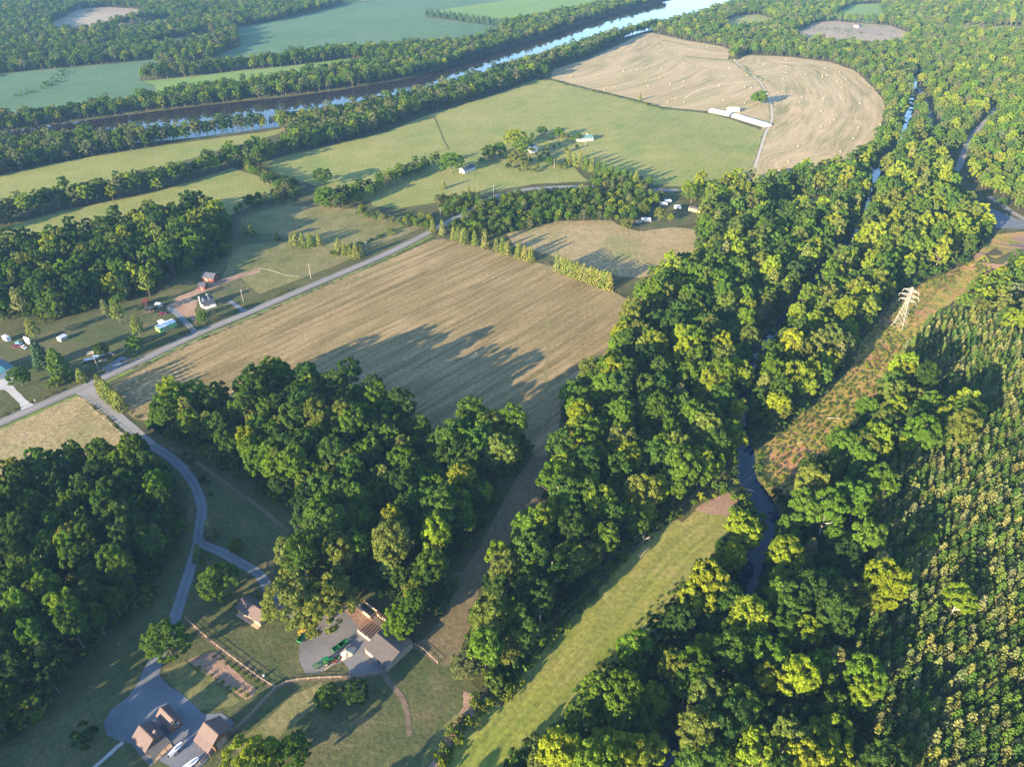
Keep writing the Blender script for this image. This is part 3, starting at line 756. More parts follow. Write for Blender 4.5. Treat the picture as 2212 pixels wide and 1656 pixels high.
for i in range(3):                                # tall pines, crowns high and loose
    proto(f'pine{i}', crown_conifer(120+i, 19, 3.6, .38, 11, 34, .7, .45, .6), trunk_conifer(130+i, 19, .27), M_NEEDLE, M_BARK, 19)
for i in range(3):                                # windbreak conifers and cedars, full to the ground
    proto(f'cedar{i}', crown_conifer(140+i, 10, 2.5, .10, 12, 26, .6, .75, .7), trunk_conifer(150+i, 10, .2), M_NEEDLE, M_PALEBARK if i == 1 else M_BARK, 10)
for i in range(2):                                # broad old evergreens
    proto(f'ever{i}', crown_conifer(160+i, 17, 5.4, .03, 16, 40, .75, .6, .6), trunk_conifer(170+i, 17, .35), M_NEEDLE, M_BARK, 17)
for i in range(4):                                # shrubs
    proto(f'shrub{i}', crown_broad(180+i, 3.2, 2.0, .0, 8, 4, 26, .44, 6), trunk_broad(190+i, 3.2, 1.6), M_LEAF, M_BARK, 3.2)
for i in range(3): proto(f'dead{i}', None, dead_tree(200+i, 13), None, M_DEAD, 13)
# joined prototypes for the masses nobody could count
PCOL = bpy.data.collections.new('plant_prototypes')
PIDX = {}
def joined(kind):
    cm, tm, H = PROTO[kind]
    bm = bmesh.new(); bm.from_mesh(tm)
    me = bpy.data.meshes.new('joined_' + kind)
    k0 = len(bm.faces)
    if cm: bm.from_mesh(cm)
    bm.faces.ensure_lookup_table()
    for f in bm.faces[k0:]: f.material_index = 1
    bm.to_mesh(me); bm.free()
    me.materials.append(tm.materials[0])
    if cm: me.materials.append(cm.materials[0])
    PIDX[kind] = len(PIDX)
    o = bpy.data.objects.new(f'plant_{PIDX[kind]:02d}', me); PCOL.objects.link(o)
for kd in [k for k in PROTO]: joined(kd)

def mass(name, items, label, cat):
    """items: (kind, x, y, z, rz, sx, sz, tint) - one object, one plant per point"""
    if not items: return
    me = bpy.data.meshes.new(name)
    me.from_pydata([(i[1], i[2], i[3]) for i in items], [], [])
    a = me.attributes.new('pid', 'INT', 'POINT'); a.data.foreach_set('value', [PIDX[i[0]] for i in items])
    a = me.attributes.new('rot', 'FLOAT_VECTOR', 'POINT'); a.data.foreach_set('vector', np.array([(0, 0, i[4]) for i in items], np.float32).ravel())
    a = me.attributes.new('scl', 'FLOAT_VECTOR', 'POINT'); a.data.foreach_set('vector', np.array([(i[5], i[5], i[6]) for i in items], np.float32).ravel())
    a = me.attributes.new('tint', 'FLOAT_COLOR', 'POINT'); a.data.foreach_set('color', np.array([(*i[7], 1) for i in items], np.float32).ravel())
    o = link(name, me)
    ng = bpy.data.node_groups.new(name + '_scatter', 'GeometryNodeTree')
    ng.interface.new_socket('Geometry', in_out='INPUT', socket_type='NodeSocketGeometry')
    ng.interface.new_socket('Geometry', in_out='OUTPUT', socket_type='NodeSocketGeometry')
    gi, go = ng.nodes.new('NodeGroupInput'), ng.nodes.new('NodeGroupOutput')
    ip = ng.nodes.new('GeometryNodeInstanceOnPoints'); ci = ng.nodes.new('GeometryNodeCollectionInfo')
    ci.inputs['Collection'].default_value = PCOL
    ci.inputs['Separate Children'].default_value = True; ci.inputs['Reset Children'].default_value = True
    ip.inputs['Pick Instance'].default_value = True
    def named(n, t):
        q = ng.nodes.new('GeometryNodeInputNamedAttribute'); q.data_type = t; q.inputs['Name'].default_value = n
        return q.outputs['Attribute']
    L = ng.links.new
    L(gi.outputs[0], ip.inputs['Points']); L(ci.outputs[0], ip.inputs['Instance'])
    L(named('pid', 'INT'), ip.inputs['Instance Index'])
    er = ng.nodes.new('FunctionNodeEulerToRotation'); L(named('rot', 'FLOAT_VECTOR'), er.inputs[0]); L(er.outputs[0], ip.inputs['Rotation'])
    L(named('scl', 'FLOAT_VECTOR'), ip.inputs['Scale']); L(ip.outputs[0], go.inputs[0])
    md = o.modifiers.new('scatter', 'NODES'); md.node_group = ng
    return tag(o, label, cat, kind='stuff')
def plant(kind, x, y, z, rz, sx, sz, tint, name, label, cat, group=None):
    cm, tm, H = PROTO[kind]
    r = thing(name, label, cat, x, y, z, rz, group)
    r.scale = (sx, sx, sz)
    t = link('trunk', tm, r)
    if cm:
        c = link('crown', cm, r); c['tint'] = [float(q) for q in tint]
    return r

rnd = random.Random(5)
nrs = np.random.RandomState(5)
def jit(t, a=.16):
    k = 1 + rnd.uniform(-a, a)
    return (t[0] * k * (1 + rnd.uniform(-.12, .12)), t[1] * k, t[2] * k * (1 + rnd.uniform(-.2, .2)))
def scatter(poly, spacing, jitter=.36, world=False, z=8.0, clear_margin=True, keep=1.0, margin=0.0):
    w_ = poly if world else GP(poly, z)
    A = np.array(w_); x0, y0 = A.min(0); x1, y1 = A.max(0)
    ys = np.arange(y0, y1, spacing * .87)
    P = []
    for j, y in enumerate(ys):
        xs = np.arange(x0 + (j % 2) * spacing / 2, x1, spacing)
        P.append(np.column_stack([xs, np.full(len(xs), y)]))
    P = np.concatenate(P)
    P += nrs.uniform(-1, 1, P.shape) * spacing * jitter
    P = P[pip(P, w_)]
    if keep < 1: P = P[nrs.rand(len(P)) < keep]
    if clear_margin:
        for c in CLEAR:
            if len(P) == 0: break
            ca = np.array(c); b0, b1 = ca.min(0), ca.max(0)
            if b1[0] < x0 or b0[0] > x1 or b1[1] < y0 or b0[1] > y1: continue
            bad = pip(P, c)
            if margin and id(c) not in THIN:
                for ox, oy in ((margin, 0), (-margin, 0), (0, margin), (0, -margin)): bad |= pip(P + np.array([ox, oy]), c)
            P = P[~bad]
    return P
# clearings round buildings that lie among trees
for c in [[(505,1250),(560,1225),(605,1270),(590,1350),(500,1330)], [(800,1270),(860,1330),(900,1400),(860,1440),(740,1340)], [(-60,700),(85,690),(100,730),(80,770),(-60,780)]]:
    CLEAR.append(GP(c))

WOODS = [  # name in words, outline at mid-crown height, spacing, tints (weighted), kinds
 ('left', 'in the roadside wood', [(-60,540),(60,505),(200,482),(330,452),(390,442),(480,455),(505,480),(498,540),(482,565),(425,585),(372,597),(330,628),(250,658),(190,672),(90,702),(-60,735)], 9.0, 'dark green*4,mid green*4,bright green*2,olive,yellow-green'),
 ('centre', 'in the centre wood', [(303,915),(420,865),(545,812),(630,768),(700,782),(800,779),(860,819),(870,855),(912,872),(930,918),(967,905),(992,872),(1040,862),(1112,858),(1140,895),(1154,960),(1150,1000),(1075,1055),(1045,1130),(1000,1195),(960,1225),(975,1265),(950,1310),(925,1335),(880,1345),(835,1330),(800,1290),(745,1320),(640,1320),(580,1290),(562,1250),(595,1215),(640,1165),(575,1120),(580,1095),(530,1060),(520,1030),(450,1010),(400,985),(330,950)], 8.5, 'dark green*3,mid green*5,bright green*3,yellow-green,olive*2'),
 ('drive', 'in the drive-side wood', [(-60,1085),(30,1035),(100,1005),(160,982),(235,978),(260,990),(330,985),(380,1005),(393,1050),(405,1080),(415,1130),(410,1185),(380,1205),(348,1225),(348,1265),(333,1310),(300,1340),(270,1345),(238,1358),(212,1400),(200,1440),(150,1470),(110,1530),(60,1580),(0,1625),(-60,1660)], 7.4, 'dark green*4,mid green*5,bright green*2,olive'),
 ('strip', 'in the strip wood', [(1495,470),(1510,520),(1500,560),(1440,578),(1395,605),(1362,660),(1338,715),(1308,760),(1282,800),(1238,832),(1205,862),(1197,900),(1205,950),(1190,1000),(1172,1010),(1190,1050),(1155,1090),(1140,1130),(1100,1165),(1070,1205),(1030,1265),(1025,1315),(1005,1370),(985,1430),(1000,1465),(1050,1485),(1090,1505),(1115,1450),(1170,1385),(1200,1350),(1280,1260),(1340,1190),(1400,1130),(1440,1100),(1500,1060),(1540,1040),(1590,1000),(1600,960),(1590,900),(1590,850),(1615,790),(1640,735),(1690,675),(1750,605),(1800,550),(1830,510),(1845,475),(1860,445),(1875,415),(1878,380),(1890,355),(1850,350),(1795,365),(1700,385),(1600,398),(1560,400),(1480,405),(1470,420),(1530,450)], 8.8, 'mid green*4,bright green*4,yellow-green*4,olive*3,dark green*2'),
 ('east', 'in the pine-side wood', [(1660,1060),(1690,1045),(1725,990),(1770,960),(1810,915),(1860,870),(1885,830),(1925,800),(1950,800),(1985,825),(2025,850),(2050,868),(2092,862),(2128,895),(2092,952),(1975,969),(1908,985),(1892,1019),(1902,1063),(1880,1120),(1850,1140),(1890,1200),(1920,1240),(1905,1300),(1870,1370),(1850,1450),(1880,1520),(1910,1600),(1930,1700),(1440,1700),(1490,1560),(1540,1470),(1590,1330),(1620,1240),(1650,1180),(1675,1110)], 9.6, 'mid green*3,bright green*4,yellow-green*5,olive*4,dark green*2'),
 ('creek', 'in the creek wood', [(1600,1112),(1645,1112),(1635,1170),(1600,1240),(1570,1330),(1540,1400),(1500,1500),(1450,1600),(1420,1700),(1040,1700),(1090,1625),(1180,1555),(1240,1505),(1260,1465),(1340,1405),(1400,1345),(1475,1252),(1540,1182),(1580,1142)], 9.6, 'mid green*4,bright green*3,yellow-green*5,olive*2,dark green*3'),
 ('tower', 'in the tower wood', [(1625,990),(1605,920),(1610,860),(1640,790),(1665,745),(1710,690),(1770,620),(1815,560),(1850,520),(1870,480),(1890,445),(1895,400),(1910,360),(1945,320),(1965,285),(1990,300),(2010,330),(2060,370),(2070,420),(2100,440),(2130,480),(2145,500),(2110,540),(2080,570),(2040,590),(2010,620),(1930,650),(1870,730),(1850,775),(1800,840),(1740,885),(1690,925),(1640,960)], 9.6, 'yellow-green*5,bright green*4,olive*4,mid green*3'),
]
def wood_kind(): return rnd.choice(['pine0','pine1','pine2']) if rnd.random() < .05 else f'broad{rnd.randrange(7)}'
def pick(spec):
    bag = []
    for s in spec.split(','):
        n, _, k = s.partition('*'); bag += [n] * int(k or 1)
    return rnd.choice(bag)
trees = []          # (kind index, x, y, scale, tint name, wood key, words)
for key, words, poly, sp, spec in WOODS:
    for x, y in scatter(poly, sp, margin=5.0):
        trees.append((wood_kind(), x, y, rnd.uniform(.68, .95) if key == 'drive' else rnd.uniform(.72, 1.3), pick(spec), key, words))
MASS = []
def far_trees(poly, sp, spec, smin=.7, smax=1.1, z=8.0, keep=1.0, world=False, clear=True):
    for x, y in scatter(poly, sp, z=z, keep=keep, world=world, clear_margin=clear):
        s = rnd.uniform(smin, smax)
        MASS.append((f'mid{rnd.randrange(5)}', x, y, -.1 + TH(x, y), rnd.uniform(0, 6.28), s, s * rnd.uniform(.85, 1.15), jit(TINT[pick(spec)])))
FARSPEC = 'dark green*2,mid green*4,bright green*3,grey-green*2,yellow-green'
GOLD = 'yellow-green*3,bright green*5,olive*2,mid green*4,grey-green*2'
# hillside forest at the upper right and the belt round the curved field
far_trees([(1400,64),(1420,50),(1500,32),(1560,0),(1700,-60),(2400,-70),(2420,520),(2300,520),(2212,470),(2150,425),(2080,365),(2060,340),(2000,300),(1970,270),(1960,285),(1930,325),(1890,365),(1850,362),(1862,340),(1882,312),(1910,270),(1918,225),(1910,200),(1873,162),(1845,143),(1790,126),(1715,115),(1612,111),(1585,118),(1570,128),(1562,120),(1580,105),(1560,98),(1475,82),(1405,66)], 9.6, GOLD, .6, 1.05, 6)
far_trees([(2050,630),(2090,608),(2150,592),(2190,550),(2280,530),(2280,742),(2212,712),(2130,672),(2075,662)], 9, GOLD, .7, 1.1, 8)
# woods going on outside the frame, below and left of it: their shade lies on the lawns
OUT = []
for pl in ([(-420,150),(-300,150),(-215,105),(-190,70),(-160,40),(-140,-60),(-420,-60)], [(-250,118),(-215,100),(-180,60),(-168,40),(-230,40)], [(-205,92),(-152,97),(-140,88),(-168,46),(-205,46)], [(-88,62),(-60,75),(-20,66),(10,40),(-30,-20),(-80,-20)], [(-560,420),(-420,420),(-330,260),(-300,150),(-560,150)]):
    for x, y in scatter(pl, 10.5, world=True): OUT.append((x, y))
for x, y in OUT:
    s = rnd.uniform(.95, 1.35); MASS.append((f'mid{rnd.randrange(5)}', x, y, -.1, rnd.uniform(0, 6.28), s, s, jit(TINT[pick(FARSPEC)])))
# near river bank, levee belt, far bank, belts between crop fields, far forest
far_trees([(u, v + 1) for u, v in NEAR_BANK[:15]] + [(1410,66),(1370,77),(1270,124),(1194,148),(1157,170),(1104,190),(1037,211),(904,248),(837,279),(737,305),(660,318),(620,295),(600,275),(560,282),(470,292),(380,308),(300,324),(200,340),(110,357),(0,382),(-90,400)], 7.4, FARSPEC + ',grey-green*3', .85, 1.2, 0)
far_trees([(-90,470),(40,440),(133,412),(233,392),(333,375),(433,348),(500,326),(567,318),(633,298),(737,275),(780,275),(737,300),(633,324),(567,342),(500,352),(433,376),(333,404),(233,424),(133,444),(0,482),(-90,505)], 8.0, FARSPEC, .8, 1.2, 8)
far_trees([(u, v - 1) for u, v in FAR_BANK[:16]] + [(1400,-25),(1330,6),(1240,28),(1090,55),(1075,77),(1010,95),(870,103),(828,132),(760,149),(700,158),(600,177),(450,199),(330,217),(250,231),(110,252),(0,267),(-90,279)], 8.0, FARSPEC + ',yellow-green,bright green', .72, 1.02, 0)
far_trees([(300,172),(305,155),(430,145),(520,135),(620,123),(737,108),(800,105),(870,104),(825,128),(800,124),(737,127),(617,142),(533,149),(433,162)], 8.5, FARSPEC, .8, 1.15, 5)
far_trees([(-120,-50),(900,-60),(740,6),(640,34),(508,60),(525,97),(460,122),(345,128),(250,136),(160,144),(0,159),(-120,175)], 10.5, FARSPEC, .75, 1.1, 6)
far_trees([(1700,-70),(1300,-45),(900,-40),(800,-20),(300,-60),(300,-75),(1700,-85)], 16, FARSPEC, .8, 1.1, 6)
# young wood beyond the hay field, hedges and belts round the farm
for poly, sp, spec, a, b_ in [
    ([(975,490),(1040,437),(1150,414),(1250,412),(1410,416),(1440,425),(1400,452),(1370,475),(1300,472),(1200,474),(1100,500),(1040,508),(985,503)], 5.0, GOLD + ',dark green*3', .34, .6),
    ([(1270,395),(1320,372),(1400,392),(1412,410),(1300,408)], 5.5, GOLD, .4, .62),
    ([(685,440),(720,420),(790,405),(870,365),(930,345),(950,350),(880,385),(800,425),(735,450),(700,450)], 7, FARSPEC + ',bright green*3', .5, .85),
    ([(500,350),(560,362),(600,385),(650,395),(655,420),(560,440),(500,460),(520,440),(600,415),(560,385)], 6.5, FARSPEC, .4, .75),
    ([(770,450),(850,470),(925,472),(940,485),(920,492),(850,480),(770,462)], 5, GOLD, .3, .55),
    ([(940,430),(1000,425),(1040,432),(1010,450),(960,465),(950,445)], 5, FARSPEC + ',olive*3', .3, .55)]:
    far_trees(poly, sp, spec, a, b_, 3, clear=False)
# plantation rows
PINES = GP([(2008,690),(2060,672),(2120,680),(2170,702),(2230,735),(2420,830),(2560,1200),(2620,1720),(1930,1720),(1905,1600),(1850,1520),(1815,1450),(1835,1370),(1870,1300),(1885,1240),(1855,1195),(1825,1135),(1870,1110),(1902,1063),(1892,1019),(1908,985),(1975,969),(2092,952),(2128,895),(2092,862),(2042,862),(2025,842),(1975,812),(1938,775)], 3)
ang = R(62); ca_, sa_ = math.cos(ang), math.sin(ang)
A = np.array(PINES); x0, y0 = A.min(0) - 60; x1, y1 = A.max(0) + 60
pines = []
gxp = np.arange(-500, 900, 3.5); gyp = np.arange(-500, 900, 2.8)
Q = np.stack(np.meshgrid(gxp, gyp), -1).reshape(-1, 2) + nrs.uniform(-.6, .6, (len(gxp) * len(gyp), 2))
Q = np.column_stack([Q[:, 0] * ca_ - Q[:, 1] * sa_, Q[:, 0] * sa_ + Q[:, 1] * ca_])
Q = Q[pip(Q, PINES)]
u_, v_, f_ = proj(Q[:, 0], Q[:, 1], 3.0 + THN(Q))
Q = Q[(u_ < 2420) & (v_ < 1760) & (f_ > 0)]
Q = Q[nrs.rand(len(Q)) < .95]

# individuals: the 300 largest in view, the rest one mass
def inview(x, y, z, m=10):
    u, v, f = proj(x, y, z)
    return f > 0 and -m < u < 2212 + m and -m < v < 1656 + m
order = sorted(trees, key=lambda t: math.hypot(t[1], t[2], CAM_H - 10) / (t[3] * .5 + .5))
LAND = [('the garage', 545, 1310), ('the gravel yard', 760, 1330), ('the gravel forecourt', 290, 1480), ('the drive bend', 425, 1080), ('the pale drive', 300, 930), ('the hay field', 800, 830), ('the grassy lane', 1080, 1120), ('the bare earth bank', 1030, 1480), ('the middle of the grass strip', 1280, 1300), ('the strip head', 1500, 1100), ('the creek crossing', 1640, 1060), ('the creek', 1600, 1290), ('the lower creek', 1500, 1560), ('the lower pines', 1900, 1500), ('the brush corridor', 1780, 940), ('the pine rows', 1900, 1200), ('the lower strip', 1120, 1600)]
LANDW = [(n, *G(u, v)) for n, u, v in LAND]
cnt = 0
for t in order:
    ki, x, y, s, tn, key, words = t
    rz = rnd.uniform(0, 6.28); sz = s * rnd.uniform(.92, 1.18) * (1.45 if key == 'drive' else 1.12)
    if cnt < 300 and inview(x, y, 9 + TH(x, y)):
        nm_, lx, ly = min(LANDW, key=lambda q: (q[1]-x)**2 + (q[2]-y)**2)
        dx_, dy_ = x - lx, y - ly
        side = ('right of' if dx_ > 0 else 'left of') if abs(dx_) > abs(dy_) else ('above' if dy_ > 0 else 'below')
        near_ = ('just ' if math.hypot(dx_, dy_) < 16 else '') + side + ' ' + nm_
        size = 'tall' if sz > 1.08 else ('small' if sz < .8 else 'mid-sized')
        pine_ = ki.startswith('pine')
        if pine_: tn = rnd.choice(['olive', 'tan-green']); sz *= .8
        plant(ki, x, y, -.1, rz, s, sz, jit(TINT[tn]), 'woodland_pine' if pine_ else 'broadleaf_tree', f'{size} {tn} {"pine" if pine_ else "tree"} {words}, {near_}'.replace('the middle of the grass strip', 'the grass strip'), 'tree', 'broadleaf trees ' + words)
        cnt += 1
    else:
        d = math.hypot(x, y)
        if ki.startswith('pine'): tn = rnd.choice(['olive', 'tan-green']); sz *= .8
        MASS.append((ki if d < 420 or ki.startswith('pine') else f'mid{int(ki[-1]) % 5}', x, y, -.1 + TH(x, y), rz, s, sz, jit(TINT[tn])))
PM = []
Q = Q[np.argsort(np.hypot(Q[:, 0], Q[:, 1]))]
cnt = 0
PT = ['tan-green', 'tan-green', 'olive', 'grey-green', 'mid green', 'mid green', 'dark green']
for x, y in Q:
    s = rnd.uniform(.9, 1.45); tn = rnd.choice(PT); sz = s * rnd.uniform(.85, 1.15); rz = rnd.uniform(0, 6.28)
    if cnt < 300 and inview(x, y, 3 + TH(x, y), 0):
        size = 'tall' if sz > 1.28 else ('low' if sz < 1.0 else 'middling')
        uu, vv, _ = proj(x, y, 3 + TH(x, y))
        near_ = ('beside the creek-side trees' if uu < 1960 else 'deep in the rows' if uu < 2100 else 'by the picture edge') + (', lowest rows' if vv > 1540 else ', upper rows' if vv < 1380 else '')
        plant(f'young{rnd.randrange(4)}', x, y, 0, rz, s, sz, jit(TINT[tn], .2), 'young_pine', f'{size} {tn} young pine {near_}', 'pine', 'young pines of the plantation')
        cnt += 1
    else:
        PM.append((f'young{rnd.randrange(4)}', x, y, TH(x, y), rz, s, sz, jit(TINT[tn], .2)))
mass('pine_plantation', PM, 'rows of small tan-green young pines covering the slope', 'plantation')
# undergrowth: wood edges, creek banks, corridor brush
UG = []
def shrubs(poly, sp, spec, a, b_, keep=1.0, clear=True, z=0):
    for x, y in scatter(poly, sp, .45 if clear else 1.6, z=z, clear_margin=clear, keep=keep, margin=1.8 if clear else 0):
        s = rnd.uniform(a, b_)
        UG.append((f'shrub{rnd.randrange(4)}', x, y, -.05 + TH(x, y), rnd.uniform(0, 6.28), s, s * rnd.uniform(.7, 1.2), jit(TINT[pick(spec)], .25)))
shrubs([(1938,645),(1915,675),(1860,740),(1842,784),(1812,812),(1790,852),(1735,894),(1682,938),(1640,965),(1640,1000),(1648,1030),(1672,1076),(1700,1075),(1715,1050),(1750,1005),(1795,972),(1812,940),(1840,920),(1892,868),(1912,832),(1938,795),(1975,765),(2008,732),(2055,695),(2085,650),(2120,605),(2150,585),(2120,555),(2060,580),(2000,610)], 1.6, 'yellow-green*10,olive*3,rusty,tan-green*4,bright green*5', .1, .42, .7, False)
for key, words, poly, sp, spec in WOODS:
    shrubs(poly, 4.6, 'dark green*4,mid green*5,olive,bright green*2', .9, 2.3, .9, True, 0)
for line, wd, n_, spec in [  # (line, width, count): brush lines
    ([(1080,1518),(1122,1452),(1186,1374),(1262,1290),(1344,1202),(1404,1148),(1456,1112)], 2.5, 130, 'bright green*3,yellow-green*3,mid green*2'),
    ([(700,560),(850,500),(930,465)], 4, 40, GOLD), ([(1600,1120),(1590,1080),(1570,1050),(1510,1080)], 4, 40, 'bright green*2,yellow-green,olive'),
    ([(20,212),(70,197),(105,183),(132,165),(140,147)], 9, 60, 'bright green,mid green*2'), ([(1194,175),(1270,196),(1370,220),(1433,238)], 3, 40, 'olive,mid green'),
    ([(1588,135),(1620,160),(1645,172),(1680,183)], 5, 24, 'bright green,olive'), ([(945,1660),(975,1612),(1010,1560),(1045,1512)], 3, 40, 'yellow-green,bright green,olive'),
    ([(395,985),(445,1040),(470,1080)], 2, 10, 'mid green,dark green'), ([(1790,60),(1850,75),(1930,80)], 25, 30, 'bright green,olive')]:
    L = smooth_line(GP(line), 2)
    for k in range(n_):
        x, y = rnd.choice(L); s = rnd.uniform(.3, 1.0)
        UG.append((f'shrub{rnd.randrange(4)}', x + rnd.uniform(-wd, wd), y + rnd.uniform(-wd, wd), -.05, rnd.uniform(0, 6.28), s, s * rnd.uniform(.8, 1.3), jit(TINT[pick(spec)], .25)))
# bank brush and ragged weeds along creek, field edges, roads and drives
for i, (x, y) in enumerate(creek_line):
    if y > 640: continue
    for s_ in (-1, 1):
        for k in range(2):
            s = rnd.uniform(.3, 1.1); of = (creek_half[i] + rnd.uniform(.2, 3.0)) * s_
            UG.append((f'shrub{rnd.randrange(4)}', x + N_CREEK[i][0] * of, y + N_CREEK[i][1] * of, -.5, rnd.uniform(0, 6.28), s, s * rnd.uniform(.6, 1.0), jit(TINT[pick('mid green*4,dark green*3,bright green*2,olive')], .25)))
for line, n_ in [([(285,800),(435,733),(640,645),(850,553),(935,516)], 170), ([(180,860),(240,912),(298,968)], 60), ([(225,845),(300,905),(340,925)], 50), ([(945,512),(1180,570),(1367,650)], 120), ([(1367,650),(1336,722),(1298,800),(1215,870)], 90),
                 ([(0,900),(180,822),(420,708),(640,622)], 120),
                 ([(1157,172),(1270,192),(1433,234),(1535,244)], 90), ([(1648,284),(1607,397)], 40), ([(1045,1512),(975,1612),(940,1662)], 60), ([(1240,1500),(1337,1402),(1475,1248)], 80)]:
    L = smooth_line(GP(line), 1.5)
    for k in range(n_):
        x, y = rnd.choice(L); s = rnd.uniform(.07, .26)
        UG.append((f'shrub{rnd.randrange(4)}', x + rnd.gauss(0, .9), y + rnd.gauss(0, .9), -.05, rnd.uniform(0, 6.28), s * 1.5, s, jit(TINT[pick('olive*3,mid green*2,tan-green*3,bright green')], .25)))
mass('undergrowth', UG, 'low brush and undergrowth along wood edges and under the power line', 'undergrowth')
mass('forest', MASS, 'woods and tree belts reaching to the far hills', 'forest')
